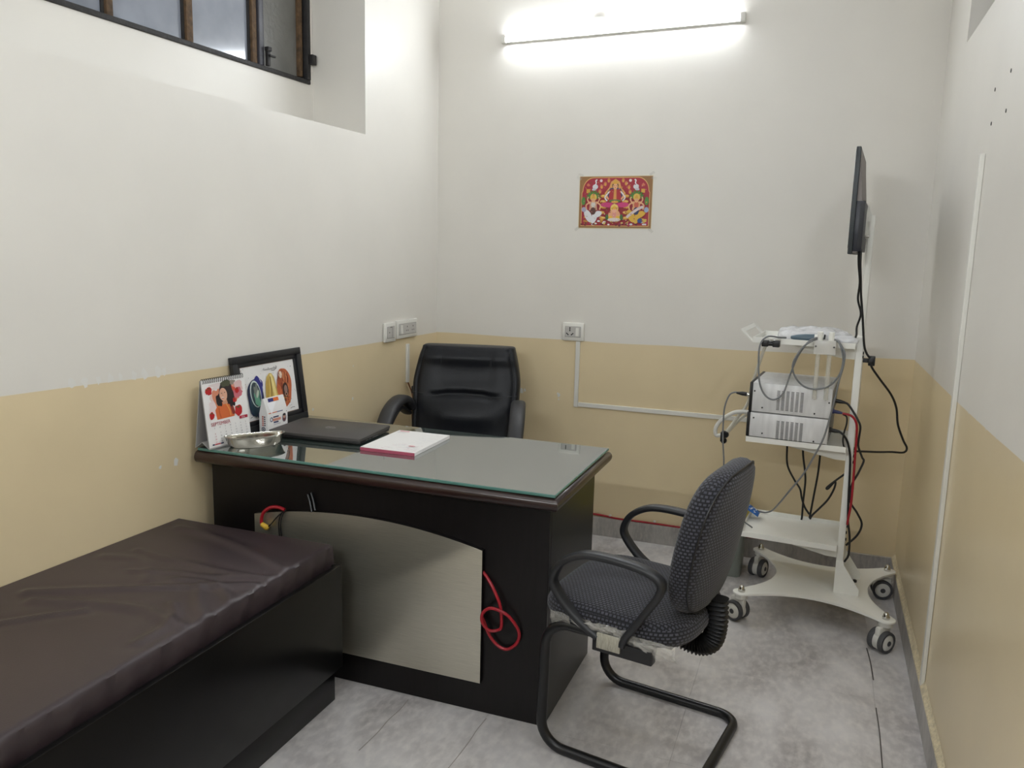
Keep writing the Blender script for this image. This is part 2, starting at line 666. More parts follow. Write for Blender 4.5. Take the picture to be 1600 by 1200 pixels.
# back wall: white above, beige below, slightly wavering paint line
def wall_mesh(P, t_pts, zline, z_top, name):
    """P(t,d,z): sheet with thickness 0.12 behind d=0, paint border zline(t)"""
    vs, fs, mi = [], [], []
    n = len(t_pts)
    for t in t_pts:
        for z in (0.0, zline(t), z_top):
            vs.append(P(t, 0, z))
    for t in t_pts:
        for z in (0.0, zline(t), z_top):
            vs.append(P(t, -0.12, z))
    for i in range(n - 1):
        for k in range(2):
            a = i * 3 + k
            b = (i + 1) * 3 + k
            fs.append((a, b, b + 1, a + 1))
            mi.append(1 - k)
            a += 3 * n
            b += 3 * n
            fs.append((a + 1, b + 1, b, a))
            mi.append(0)
    me = bpy.data.meshes.new(name)
    me.from_pydata([tuple(v) for v in vs], [], fs)
    me.materials.append(WHITE_PAINT)
    me.materials.append(BEIGE_PAINT)
    for p, k in zip(me.polygons, mi):
        p.material_index = k
    return me


def lerp_tab(tab):
    def f(t):
        if t <= tab[0][0]:
            return tab[0][1]
        for (a, za), (b, zb) in zip(tab[:-1], tab[1:]):
            if t <= b:
                return za + (zb - za) * (t - a) / (b - a)
        return tab[-1][1]
    return f


zb_back = lerp_tab([(0, 1.011), (0.99, 1.012), (1.37, 1.016), (W, 1.022)])
wb = obj('wall_back', wall_mesh(lambda t, d, z: Vector((t, -d, z)), [-0.14 + i * (W + 0.28) / 24 for i in range(25)],
                                lambda t: zb_back(t) + 0.0015 * math.sin(t * 11), H, 'wall_back'), smooth=0, struct=True)

# right wall with a ventilator recess high up
zr_tab = lerp_tab([(0, 1.02), (1.30, 1.038), (1.78, 1.048), (2.10, 1.058), (5, 1.06)])
VY0, VY1, VZ0, VZ1 = 0.572, 1.45, 2.228, 2.75


def right_wall():
    vs, fs, mi = [], [], []

    def quad(a, b, c, d, k):
        i = len(vs)
        vs.extend([a, b, c, d])
        fs.append((i, i + 1, i + 2, i + 3))
        mi.append(k)
    tt = sorted([0.0, VY0, VY1] + [0.3, 0.9, 1.2, 1.3, 1.6, 1.78, 1.95, 2.1, 2.5, 3.2, 4.0, -YB])
    X = W
    for a, b in zip(tt[:-1], tt[1:]):
        za, zb = zr_tab(a), zr_tab(b)
        quad((X, -a, 0), (X, -b, 0), (X, -b, zb), (X, -a, za), 1)
        if a >= VY0 - 1e-6 and b <= VY1 + 1e-6:
            quad((X, -a, za), (X, -b, zb), (X, -b, VZ0), (X, -a, VZ0), 0)
            quad((X, -a, VZ1), (X, -b, VZ1), (X, -b, H), (X, -a, H), 0)
        else:
            quad((X, -a, za), (X, -b, zb), (X, -b, H), (X, -a, H), 0)
    D = 0.2
    quad((X, -VY0, VZ0), (X + D, -VY0, VZ0), (X + D, -VY0, VZ1), (X, -VY0, VZ1), 0)
    quad((X, -VY1, VZ0), (X + D, -VY1, VZ0), (X + D, -VY1, VZ1), (X, -VY1, VZ1), 0)
    quad((X, -VY0, VZ0), (X, -VY1, VZ0), (X + D, -VY1, VZ0), (X + D, -VY0, VZ0), 0)
    quad((X, -VY0, VZ1), (X, -VY1, VZ1), (X + D, -VY1, VZ1), (X + D, -VY0, VZ1), 0)
    quad((X + D, -VY0, VZ0), (X + D, -VY1, VZ0), (X + D, -VY1, VZ1), (X + D, -VY0, VZ1), 2)
    me = bpy.data.meshes.new('wall_right')
    me.from_pydata(vs, [], fs)
    for mm in (WHITE_PAINT, BEIGE_PAINT, GREYREC):
        me.materials.append(mm)
    for p, k in zip(me.polygons, mi):
        p.material_index = k
    return me


wr = obj('wall_right', right_wall(), smooth=0, struct=True)
bm = NB()
cyl(bm, (W + 0.199, -0.75, 2.36), (W + 0.19, -0.75, 2.36), 0.012, seg=14)
obj('vent_knob', bm, PVC2, wr)
for y, z in ((-1.473, 1.950), (-1.266, 1.941), (-1.468, 1.851), (-1.267, 1.848)):
    bm = NB()
    cyl(bm, (W + 0.002, y, z), (W - 0.0012, y, z), 0.0055, seg=8)
    obj('screw_hole', bm, HOLE, wr)

# left wall with the deep window niche
zl_tab = lerp_tab([(0, 1.010), (0.715, 1.011), (1.216, 1.016), (1.674, 1.022), (1.855, 1.027), (2.017, 1.030),
                   (2.25, 1.037), (2.484, 1.044), (5, 1.06)])
NT0, NT1, NZ0, NZ1, ND = 0.70, 3.10, 1.957, 2.92, 0.28
WT0, WT1, WZ0, WZ1 = 0.727, 2.62, 2.178, 2.84


def left_wall():
    vs, fs, mi = [], [], []

    def quad(pts, k):
        i = len(vs)
        vs.extend([tuple(LW(*p)) for p in pts])
        fs.append(tuple(range(i, i + 4)))
        mi.append(k)
    tt = sorted([-0.02, NT0, NT1, 0.35, 1.0, 1.216, 1.45, 1.674, 1.855, 2.017, 2.25, 2.484, 2.8, 3.6, 4.2, -YB + 0.1])
    for a, b in zip(tt[:-1], tt[1:]):
        za, zb = zl_tab(a) + 0.001 * math.sin(a * 9), zl_tab(b) + 0.001 * math.sin(b * 9)
        quad([(a, 0, 0), (b, 0, 0), (b, 0, zb), (a, 0, za)], 1)
        if a >= NT0 - 1e-6 and b <= NT1 + 1e-6:
            quad([(a, 0, za), (b, 0, zb), (b, 0, NZ0), (a, 0, NZ0)], 0)
            quad([(a, 0, NZ1), (b, 0, NZ1), (b, 0, H), (a, 0, H)], 0)
        else:
            quad([(a, 0, za), (b, 0, zb), (b, 0, H), (a, 0, H)], 0)
    D = -ND
    quad([(NT0, 0, NZ0), (NT0, D, NZ0), (NT0, D, NZ1), (NT0, 0, NZ1)], 0)
    quad([(NT1, 0, NZ0), (NT1, D, NZ0), (NT1, D, NZ1), (NT1, 0, NZ1)], 0)
    quad([(NT0, 0, NZ0), (NT1, 0, NZ0), (NT1, D, NZ0), (NT0, D, NZ0)], 0)
    quad([(NT0, 0, NZ1), (NT1, 0, NZ1), (NT1, D, NZ1), (NT0, D, NZ1)], 0)
    for (a, b, c, d) in ((NT0, WT0, NZ0, NZ1), (WT1, NT1, NZ0, NZ1), (WT0, WT1, NZ0, WZ0), (WT0, WT1, WZ1, NZ1)):
        quad([(a, D, c), (b, D, c), (b, D, d), (a, D, d)], 0)
    for (p, q) in (((WT0, WZ0), (WT1, WZ0)), ((WT0, WZ1), (WT1, WZ1)), ((WT0, WZ0), (WT0, WZ1)), ((WT1, WZ0), (WT1, WZ1))):
        quad([(p[0], D, p[1]), (q[0], D, q[1]), (q[0], D - .1, q[1]), (p[0], D - .1, p[1])], 0)
    me = bpy.data.meshes.new('wall_left')
    me.from_pydata(vs, [], fs)
    for mm in (WHITE_PAINT, BEIGE_PAINT):
        me.materials.append(mm)
    for p, k in zip(me.polygons, mi):
        p.material_index = k
    return me


wl_ = obj('wall_left', left_wall(), smooth=0, struct=True)
obj('wall_rear', bx(-0.35, W + 0.15, YB - 0.12, YB, 0, H), WHITE_PAINT, struct=True)
obj('ceiling', bx(-0.5, W + 0.3, YB - 0.12, 0.12, H, H + 0.1), CEIL, struct=True)

# bare chips and flakes in the paint
rc = random.Random(3)


def chip(P, s, parent):
    bm = NB()
    n = 9
    ring = []
    ctr = P(0, 0, 0.0012)
    c = bm.verts.new(ctr)
    for k in range(n):
        a = 2 * PI * k / n
        r = s * (0.55 + 0.7 * rc.random())
        ring.append(bm.verts.new(P(r * math.cos(a), r * math.sin(a) * 1.4, 0.0004)))
    for k in range(n):
        bm.faces.new((c, ring[k], ring[(k + 1) % n]))
    obj('paint_chip', bm, CHIP, parent)


for t, z, s in ((.812, .922, .004), (.819, .772, .006), (1.119, .773, .006), (1.887, .724, .010), (1.956, .723, .006)):
    chip(lambda a, b, d, t=t, z=z: LW(t + a, d, z + b), s, wl_)
for x, z, s in ((.502, .73, .010), (.52, .732, .006), (.708, .723, .010), (.708, .70, .004)):
    chip(lambda a, b, d, x=x, z=z: Vector((x + a, -d, z + b)), s, wb)
for k in range(9):
    t = 1.9 + 0.045 * k + rc.random() * .02
    chip(lambda a, b, d, t=t: LW(t + a, d, zl_tab(t) + .012 + b), .009 + rc.random() * .006, wl_)
for k in range(4):
    y = 1.44 + .13 * k
    chip(lambda a, b, d, y=y: Vector((W - d, -y - a, zr_tab(y) + .006 + b)), .007, wr)

# skirting (stone) and its rough plaster top
obj('baseboard_back', bx(-0.02, W, -0.015, 0, 0, 0.098, 0.001, 1), SKIRT, struct=True)
bb = obj('baseboard_right', bx(W - 0.015, W, YB, -0.015, 0, 0.098, 0.001, 1), SKIRT, struct=True)
bl_ = NB()
box(bl_, 0.0, -YB, 0, 0.015, 0, 0.098)
for v in bl_.verts:
    v.co = LW(v.co.x, v.co.y, v.co.z)
obj('baseboard_left', bl_, SKIRT, struct=True)
bm = NB()
nseg = 120
rows = []
for i in range(nseg + 1):
    y = -0.015 + (YB + 0.015) * i / nseg
    hgt = 0.006 + 0.004 * rc.random()
    rows.append([bm.verts.new(c) for c in ((W - 0.0145, y, 0.098), (W - 0.013, y, 0.098 + hgt * .7), (W - 0.006, y, 0.1 + hgt * 1.6),
                                           (W - 0.0005, y, 0.112 + hgt * 1.5))])
for a, b in zip(rows[:-1], rows[1:]):
    for k in range(3):
        bm.faces.new((a[k], a[k + 1], b[k + 1], b[k]))
obj('trim_1', bm, PLASTER, struct=True, smooth=0)

# ------------------------------------------------------------------ window in the niche (upper left)
win = bpy.data.objects.new('window_1', None)
COL.objects.link(win)
win['kind'] = 'structure'
DW = -ND - 0.02
def wpart(nm, t0, t1, z0, z1, d0, d1, mm, bev=0.003):
    return obj(nm, wallbox(t0, t1, DW + d0, DW + d1, z0, z1, bev), mm, win)
wpart('window_frame_sill', WT0, WT1, WZ0, WZ0 + .018, -.03, .03, WINBLACK)
wpart('window_frame_head', WT0, WT1, WZ1 - .02, WZ1, -.03, .03, WINBLACK)
wpart('window_frame_jamb', WT0, WT0 + .026, WZ0 + .018, WZ1 - .02, -.03, .032, WINBLACK)
wpart('window_frame_jamb', WT1 - .03, WT1, WZ0 + .018, WZ1 - .02, -.03, .03, WINBLACK)
wpart('casement_post', 1.040, 1.072, WZ0 + .018, WZ1 - .02, -.02, .028, mat('grey_black_window_metal', srgb(58, 58, 66), 0.45, var=.2, vscale=25))
for a, b in ((1.075, 1.103), (1.432, 1.464), (1.793, 1.82), (2.17, 2.2)):
    wpart('glazing_bead', a, b, WZ0 + .018, WZ1 - .02, -.02, .02, WINWOOD)
    wpart('window_mullion', a + .004, b + .009, WZ0 + .018, WZ1 - .02, -.028, .008, WINBLACK)
wpart('glazing_bead', .765, .789, WZ0 + .026, WZ1 - .02, -.02, .016, WINWOOD)
for a, b in ((1.115, 1.432), (1.475, 1.793), (1.83, 2.17), (2.21, WT1 - .03)):
    wpart('window_pane', a - .004, b + .002, WZ0 + .016, WZ1 - .02, -.006, -.001, GLASSPANE, 0)
wpart('window_pane', .788, 1.042, WZ0 + .016, WZ1 - .02, -.006, -.001, GLASSPANE2, 0)
bm = NB()
for t0, t1, z0, z1, d0, d1 in ((.715, .745, 2.262, 2.305, .03, .055), ):
    for v in box(bm, t0, t1, DW + d0, DW + d1, z0, z1, .003):
        pass
for v in bm.verts:
    v.co = LW(v.co.x, v.co.y, v.co.z)
obj('window_hinge', bm, WINBLACK, win)
bm = NB()
box(bm, 1.022, 1.038, DW + .028, DW + .045, 2.196, 2.262, .003)
box(bm, 1.000, 1.036, DW + .045, DW + .055, 2.233, 2.241, .002)
box(bm, 1.018, 1.042, DW + .028, DW + .05, 2.255, 2.272, .003)
for v in bm.verts:
    v.co = LW(v.co.x, v.co.y, v.co.z)
obj('window_latch', bm, WINBLACK, win)

# ------------------------------------------------------------------ tube lights
def batten(name, label, L, power, loc, rot):
    t = thing(name, label, 'tube light', loc)
    t.rotation_euler = rot
    # local: length along x, standing off the wall along -y
    bm = NB()
    prism(bm, [(-.0, -.017), (-.016, -.017), (-.022, -.012), (-.022, .012), (-.016, .017), (0, .017)], -L / 2, L / 2, 'x')
    obj('housing', bm, PVC, t)
    bm = NB()
    pts = []
    for k in range(11):
        a = -PI / 2 + PI * k / 10
        pts.append((-.0215 - .0092 * math.cos(a), .0145 * math.sin(a)))
    prism(bm, pts, -L / 2 + .008, L / 2 - .008, 'x')
    obj('diffuser', bm, mat('diffuser_glow_%d' % power, (.9, .9, .92), .4, emit=(0.90, 0.95, 1.0), estr=power), t)
    for s in (-1, 1):
        bm = NB()
        box(bm, s * L / 2 - .012, s * L / 2 + .012, -.034, 0, -.02, .02, .004)
        obj('end_cap', bm, PVC, t)
    return t


batten('tube_light', 'glowing white tube light mounted high on the back wall above the picture', 1.15, TUBE_POWER,
       (0.943, -0.001, 2.506), (0, -math.atan2(.021, 1.147), 0))
batten('tube_light', 'glowing white tube light on the right wall beside the camera', 1.15, TUBE2_POWER,
       (W - 0.001, -2.40, 2.45), (0, 0, -PI / 2))
batten('tube_light', 'added unseen fill light, a glowing batten on the wall behind the camera', 1.15, FILL_TUBE_POWER,
       (0.95, YB + 0.001, 2.2), (0, 0, PI))  # assumed fill lamp, added out of view to brighten the room
bm = NB()
lathe(bm, [(0, -.0005), (.044, -.0005), (.044, .006), (.038, .009), (0, .009)], (0, -1, 0), (0.848, 0, 2.535), 32)
t = obj('round_wall_cover', bm, PVC)
tag(t, 'round white junction cover on back wall behind the tube light', 'wall cover')

# ------------------------------------------------------------------ sockets and trunking
def socket_plate(name, label, wd, hg, layout, loc, rotz):
    t = thing(name, label, 'socket', loc, rotz)
    bm = NB()
    box(bm, -wd / 2, wd / 2, -.016, -.0005, -hg / 2, hg / 2, .005)
    obj('plate', bm, PVC, t)
    iw, ih = wd / 2 - .018, hg / 2 - .020
    bm = NB()
    box(bm, -iw, iw, -.0175, -.0155, -ih, ih, .0008, 1)
    obj('module_panel', bm, PVC2, t)
    bm = NB()
    for a, b, c, d in ((-iw - .0015, iw + .0015, ih, ih + .0015), (-iw - .0015, iw + .0015, -ih - .0015, -ih),
                       (-iw - .0015, -iw, -ih, ih), (iw, iw + .0015, -ih, ih)):
        box(bm, a, b, -.0166, -.016, c, d)
    obj('panel_gap', bm, mat('panel_gap_grey', srgb(120, 118, 114), .7), t)
    for kind, x in layout:
        if kind == 'switch':
            bm = NB()
            prism(bm, [(-.0172, -ih * .8), (-.0225, -ih * .8), (-.019, ih * .8), (-.0172, ih * .8)], x - .0085, x + .0085, 'x', 0)
            obj('switch_rocker', bm, PVC, t)
        elif kind == 'socket':
            for hx, hz, r in ((0, .011, .0033), (-.0085, -.008, .003), (.0085, -.008, .003)):
                bm = NB()
                cyl(bm, (x + hx, -.0168, hz), (x + hx, -.0179, hz), r, seg=10)
                obj('pin_hole', bm, HOLE, t)
        elif kind == 'big':
            for hx, hz, rot_, l in ((0, .013, PI / 2, .0075), (-.0125, -.012, -.7, .005), (.0125, -.012, .7, .005)):
                bm = NB()
                for e in (-1, 1):
                    cyl(bm, (x + hx + e * l * math.cos(rot_), -.0168, hz + e * l * math.sin(rot_)),
                        (x + hx + e * l * math.cos(rot_), -.0180, hz + e * l * math.sin(rot_)), .0034, seg=10)
                box(bm, -l, l, -.0179, -.0168, -.0022, .0022, M=Matrix.Translation((x + hx, 0, hz)) @ Matrix.Rotation(-rot_, 4, 'Y'))
                obj('pin_hole', bm, HOLE, t)
        elif kind == 'indicator':
            bm = NB()
            cyl(bm, (x, -.0168, 0), (x, -.0180, 0), .003, seg=10)
            obj('pin_hole', bm, HOLE, t)
        elif kind == 'slot':
            bm = NB()
            box(bm, x - .0012, x + .0012, -.0178, -.0168, -ih * .9, ih * .9)
            box(bm, x - .02, x, -.0178, -.0168, ih * .86, ih * .98)
            obj('slot_gap', bm, mat('panel_gap_grey', srgb(120, 118, 114), .7), t)
    return t


socket_plate('socket_plate', 'white three-pin socket with switch on the back wall above trunking', .115, .092,
             [('big', -.016), ('switch', .024)], (.777, 0, 1.058), 0)
RL = PI / 2 - math.atan(0.03)      # left wall faces +x
p = LW(.344, 0, 1.058)
socket_plate('socket_plate', 'wide white switch plate with two sockets in left corner above desk chair', .205, .092,
             [('switch', -.062), ('socket', -.006), ('socket', .052)], p, RL)
p = LW(.508, 0, 1.052)
socket_plate('socket_plate', 'small square white single plate left of the wide switch plate', .1, .094,
             [('indicator', -.014), ('slot', .012)], p, RL)


def conduit(name, label, segs, frame=None, wd=.022, dp=.012):
    t = thing(name, label, 'trunking')
    for a, b, c, d in segs:           # rectangles in wall coordinates u, z
        bm = NB()
        box(bm, a, b, 0.0003, dp, c, d, .0015, 1)
        for v in bm.verts:
            v.co = frame(v.co.x, v.co.y, v.co.z)
        obj('cover_strip', bm, PVC, t)
    return t


fb = lambda u, d, z: Vector((u, -d, z))
conduit('cable_trunking', 'white L-shaped trunking running from socket along the back wall', [(.793, .815, .670, 1.010), (.815, 1.98, .673, .695)], fb)
conduit('cable_trunking', 'short white trunking piece on left wall behind the desk chair', [(.316, .338, .780, .978)], LW)
conduit('cable_trunking', 'tall thin white trunking strip on the right wall', [(-1.232, -1.208, .10, 1.77)],
        lambda u, d, z: Vector((W - d, u, z)), dp=.014)


def cable(name, label, pts, r, mm, n=10, cat='cable', seg=8, parent=None):
    bm = NB()
    sweep(bm, smooth_path(pts, n), r, seg=seg)
    o = obj(name, bm, mm, parent)
    if parent is None:
        tag(o, label, cat)
    return o


cable('brown_wire', 'brown twin wire hanging from short trunking behind the desk chair',
      [LW(.327, .006, .785), LW(.318, .01, .765), LW(.295, .014, .72), LW(.283, .014, .67), LW(.288, .012, .60), LW(.285, .02, .45), LW(.25, .02, .16), LW(.25, .03, .12)], .0035, BROWNWIRE)
cable('red_floor_cable', 'long red cable lying on top of the back wall skirting',
      [(.2, -.008, .105), (.60, -.008, .108), (.93, -.008, .110), (1.05, -.008, .1025), (1.2, -.009, .104), (1.35, -.008, .103), (1.55, -.009, .1025), (1.8, -.010, .104), (1.98, -.009, .103), (2.1, -.008, .102)], .005, CABLERED)
for x, lab in ((1.012, 'small white clip on the red cable nearest the desk'), (1.243, 'small white clip on the red cable just beyond the chair arm')):
    bm = NB()
    box(bm, x - .006, x + .006, -.015, -.0005, .1105, .1185, .002)
    c = obj('cable_clip', bm, PVC)
    tag(c, lab, 'cable clip', 'red cable clips')

# ------------------------------------------------------------------ poster
def poster():
    t = thing('poster', 'small red and gold devotional print taped to the back wall', 'poster', (.9635, -.001, 1.7045))
    t.rotation_euler = (0, -.004, 0)
    hw, hh = .183, .126
    bm = NB()
    box(bm, -hw, hw, -.0008, 0, -hh, hh)
    obj('sheet', bm, mat('poster_paper', srgb(214, 196, 150), .45), t)
    P = Print()
    P.rect(-hw + .002, hw - .002, -hh + .003, hh - .002, (150, 108, 62))
    # crimson ground under an arch
    pts = [(-.168, -.112), (.168, -.112), (.168, .045)]
    for k in range(13):
        a = PI / 2 * k / 12
        pts.append((.108 + .055 * math.cos(a), .055 + .062 * math.sin(a)))
    for k in range(13):
        a = PI / 2 + PI / 2 * k / 12
        pts.append((-.108 + .055 * math.cos(a), .055 + .062 * math.sin(a)))
    pts.append((-.168, .045))
    P.poly([(x * 1.02, z * 1.03) for x, z in pts], (224, 176, 108))
    P.poly(pts, (168, 38, 56))
    P.ell(0, -.02, .12, .09, (158, 30, 44))
    rr = random.Random(5)
    gold, skin, dgold = (222, 168, 66), (236, 178, 134), (176, 116, 44)
    # scattered lotus lamps
    for x, z in ((-.035, .105), (.037, .105), (-.052, .088), (.052, .09), (-.07, .075), (.067, .072), (-.078, .052), (.073, .05)):
        P.ell(x, z, .008, .011, (206, 120, 78))
        P.ell(x, z - .002, .004, .006, gold)
    for s in (-1, 1):
        P.rect(s * .137 - .009, s * .137 + .009, .045, .064, gold)
        P.ell(s * .137, .083, .009, .006, (206, 110, 80))
        P.poly([(s * .137 - .006, .083), (s * .137 + .006, .083), (s * .137, .094)], (216, 120, 90))
        P.ell(s * .073, .104, .007, .007, (240, 224, 222))
        P.ell(s * .102, .075, .014, .012, (226, 222, 226))
        P.stroke([(s * .107, .078), (s * .098, .092), (s * .100, .104), (s * .093, .109)], .006, (232, 230, 232))
        P.ell(s * .108, .062, .011, .006, (205, 202, 210))
    # heaps of gold and leaves
    for k in range(46):
        x = rr.uniform(-.16, .16)
        z = rr.uniform(-.108, -.07)
        P.ell(x, z, .008, .0045, rr.choice([(214, 160, 60), (196, 130, 52), (176, 44, 60), (222, 186, 92), (230, 226, 228)]))
    for k in range(30):
        x = rr.uniform(-.165, .165)
        P.ell(x, rr.uniform(-.112, -.098), .006, .004, rr.choice([(232, 226, 230), (176, 28, 84), (110, 34, 44), (220, 190, 110)]))
    for cx in (-.062, .058):
        for k in range(5):
            P.ell(cx + rr.uniform(-.008, .008), .03 - .024 * k * 1.1, .016, .0075, (222, 160, 62))
            P.ell(cx + rr.uniform(-.008, .008), .03 - .024 * k * 1.1 + .002, .011, .003, (240, 204, 120))
    # central seated figure
    P.poly([(-.05, .012), (-.052, .045), (-.03, .072), (-.022, .098), (0, .112), (.022, .098), (.03, .072), (.052, .045), (.05, .012)], (226, 166, 92))
    P.poly([(-.042, .012), (-.043, .043), (-.026, .066), (0, .074), (.026, .066), (.043, .043), (.042, .012)], (54, 66, 104))
    P.ell(0, -.014, .068, .014, (178, 36, 98))
    P.ell(-.04, -.012, .03, .012, (206, 58, 122))
    P.ell(.042, -.012, .03, .012, (206, 58, 122))
    P.poly([(-.024, .062), (.024, .062), (.036, .004), (-.036, .004)], (178, 40, 48))
    P.poly([(-.006, .064), (.006, .064), (.008, .008), (-.008, .008)], (226, 160, 82))
    for s in (-1, 1):
        P.stroke([(s * .026, .054), (s * .042, .034), (s * .032, .014)], .008, skin)
        P.stroke([(s * .03, .05), (s * .05, .024), (s * .038, .006)], .006, (236, 232, 236))
    P.ell(0, .006, .03, .008, (92, 120, 62))
    P.ell(0, .002, .018, .006, gold)
    P.ell(0, .080, .0155, .0165, (60, 34, 28))
    P.ell(0, .076, .0115, .0145, skin)
    P.poly([(-.013, .088), (.013, .088), (.008, .100), (0, .110), (-.008, .100)], gold)
    for s in (-1, 1):
        P.ell(s * .005, .079, .0022, .0012, (40, 24, 22))
    P.ell(0, .070, .003, .0012, (176, 50, 50))
    # side figures with leaf crowns
    for s, robe, dark in ((-1, (232, 230, 234), (96, 54, 48)), (1, (226, 178, 62), (54, 60, 96))):
        cx = s * .108
        for k in range(9):
            a = PI * k / 8
            P.ell(cx + .026 * math.cos(a), .022 + .024 * math.sin(a), .012, .0045, (74, 134, 52), rot=a)
        P.ell(cx, .024, .017, .018, (228, 190, 88))
        P.poly([(cx - .016, .004), (cx + .016, .004), (cx + .021, -.038), (cx - .021, -.038)], (214, 160, 132) if s < 0 else (226, 168, 120))
        P.ell(cx, -.012, .011, .016, (222, 214, 206) if s < 0 else (206, 100, 76))
        for e in (-1, 1):
            P.stroke([(cx + e * .015, .002), (cx + e * .036, -.014), (cx + e * .033, -.036)], .007, skin)
            P.stroke([(cx + e * .017, -.008), (cx + e * .03, .012), (cx + e * .026, .026)], .006, skin)
        P.ell(cx - .024, -.066, .017, .034, robe, rot=.5)
        P.ell(cx + .020, -.058, .026, .015, robe, rot=.35)
        P.ell(cx + .006, -.078, .013, .026, robe, rot=-.4)
        P.ell(cx, -.042, .014, .018, dark)
        P.ell(cx, .010, .0095, .0115, skin)
        P.poly([(cx - .010, .017), (cx + .010, .017), (cx + .006, .028), (cx, .036), (cx - .006, .028)], gold)
        for e in (-1, 1):
            P.ell(cx + e * .0036, .011, .0016, .001, (50, 30, 26))
    P.stroke([(.062, -.072), (.09, -.05), (.12, -.03), (.142, -.022)], .013, (226, 208, 206))
    P.ell(.128, -.088, .012, .012, (40, 66, 132))
    P.ell(-.155, -.035, .012, .012, (170, 166, 196))
    P.ell(.158, -.036, .011, .013, (160, 176, 206))
    P.ell(.158, .006, .010, .020, (84, 142, 62))
    P.ell(-.158, .006, .010, .020, (84, 142, 62))
    # small central figure below
    P.ell(0, -.03, .020, .022, (242, 208, 110))
    P.ell(0, -.036, .014, .016, (206, 160, 70))
    P.ell(0, -.062, .030, .028, (232, 170, 128))
    P.ell(-.019, -.074, .012, .008, (236, 190, 60))
    P.ell(.019, -.074, .012, .008, (236, 190, 60))
    P.ell(0, -.058, .010, .016, (226, 150, 140))
    P.ell(0, -.040, .012, .011, (238, 178, 150))
    P.poly([(-.011, -.034), (.011, -.034), (0, -.016)], (230, 176, 62))
    P.ell(0, -.084, .034, .009, (226, 214, 208))
    for x in (-.036, .036):
        P.ell(x, -.072, .008, .014, (72, 112, 58))
    for k in range(150):
        x, z = rr.uniform(-.16, .16), rr.uniform(-.108, .10)
        if abs(x) < .014 and .06 < z < .095 or abs(abs(x) - .108) < .012 and -.005 < z < .025:
            continue
        r = rr.uniform(.0012, .0034)
        P.ell(x, z, r, r * rr.uniform(.6, 1.1), rr.choice([(214, 150, 70), (150, 40, 60), (120, 70, 40), (206, 120, 110), (190, 60, 110), (110, 110, 70), (226, 200, 160)]), n=8)
    P.build('printed_picture', t, (0, -.0008, 0))
    for x, z, r in ((-hw - .002, hh - .008, .6), (hw - .006, hh + .010, -.6), (-hw - .006, -hh - .002, -.7), (hw - .002, -hh - .008, .7),
                    (hw + .004, hh - .012, .2), (-hw + .006, hh + .006, .3)):
        bm = NB()
        bm.faces.new([bm.verts.new(q) for q in ((-.013, -.0012, -.006), (.013, -.0012, -.006), (.013, -.0012, .006), (-.013, -.0012, .006))])
        xf(bm, Matrix.Translation((x, 0, z)) @ Matrix.Rotation(r, 4, 'Y'))
        obj('tape_piece', bm, TAPE, t)


poster()

# ================================================================== DESK
DZ = 0.752          # top of the wooden slab
DXL, DXR, DYF, DYB = -0.030, 1.283, -1.829, -1.177
PX1, PY0, PY1 = 1.243, -1.773, -1.262
desk = thing('desk', 'dark wooden office desk with glass top and curved steel front plate', 'desk', (0, 0, 0))
# bullnose slab
bm = NB()
T = 0.042
prof = [(0, 0)] + [(T * .45 * math.sin(PI * k / 8), T / 2 - T / 2 * math.cos(PI * k / 8)) for k in range(9)] + [(0, T)]
def slab(bm, x0, x1, y0, y1, z0, T, r):
    rings = []
    for k in range(9):
        a = PI * k / 8
        e = r * math.sin(a) - r
        z = z0 + T / 2 - T / 2 * math.cos(a)
        rings.append([bm.verts.new(c) for c in ((x0 - 0, y0 - e, z), (x1 + e, y0 - e, z), (x1 + e, y1 + e, z), (x0 - 0, y1 + e, z))])
    for a, b in zip(rings[:-1], rings[1:]):
        for j in range(4):
            bm.faces.new((a[j], a[(j + 1) % 4], b[(j + 1) % 4], b[j]))
    bm.faces.new(rings[0][::-1])
    bm.faces.new(rings[-1])
slab(bm, DXL, DXR, DYF, DYB, DZ - T, T, .018)
obj('desk_slab', bm, DARKWOOD, desk, smooth=60)
gx0, gx1, gy0, gy1 = DXL + .004, DXR - .012, DYF + .012, DYB - .004
bm = NB()
box(bm, gx0, gx1, gy0, gy1, DZ + .0003, DZ + .0102, .0022, 1)
g = obj('glass_top', bm, [GLASS_TOP, GLASS_EDGE], desk, smooth=0)
for pl in g.data.polygons:
    pl.material_index = 0 if abs(pl.normal.z) > .95 else 1
obj('front_panel', bx(-.004, PX1, PY0, PY0 + .02, 0, DZ - T, .001, 1), BLACKWOOD, desk)
obj('side_panel', bx(PX1 - .02, PX1, PY0 + .02, PY1, 0, DZ - T, .001, 1), BLACKWOOD, desk)
obj('inner_panel', bx(.012, .03, PY0 + .02, PY1, 0, DZ - T, .001, 1), BLACKWOOD, desk)
obj('drawer_pedestal', bx(.85, PX1 - .022, PY0 + .022, PY1 - .01, .05, DZ - T, .001, 1), BLACKWOOD, desk)
# curved steel plate
pts = [(.186, .108), (1.035, .108)]
for k in range(25):
    f = k / 24
    x = 1.035 + (.186 - 1.035) * f
    pts.append((x, .548 + .048 * (1 - (2 * f - 1) ** 2)))
bm = NB()
prism(bm, pts, PY0 - .019, PY0 - .001, 'y', .001)
sp = obj('steel_plate', bm, [STEELP, BLACKWOOD], desk, smooth=30)
for pl in sp.data.polygons:
    if pl.normal.y > -.5:
        pl.material_index = 1

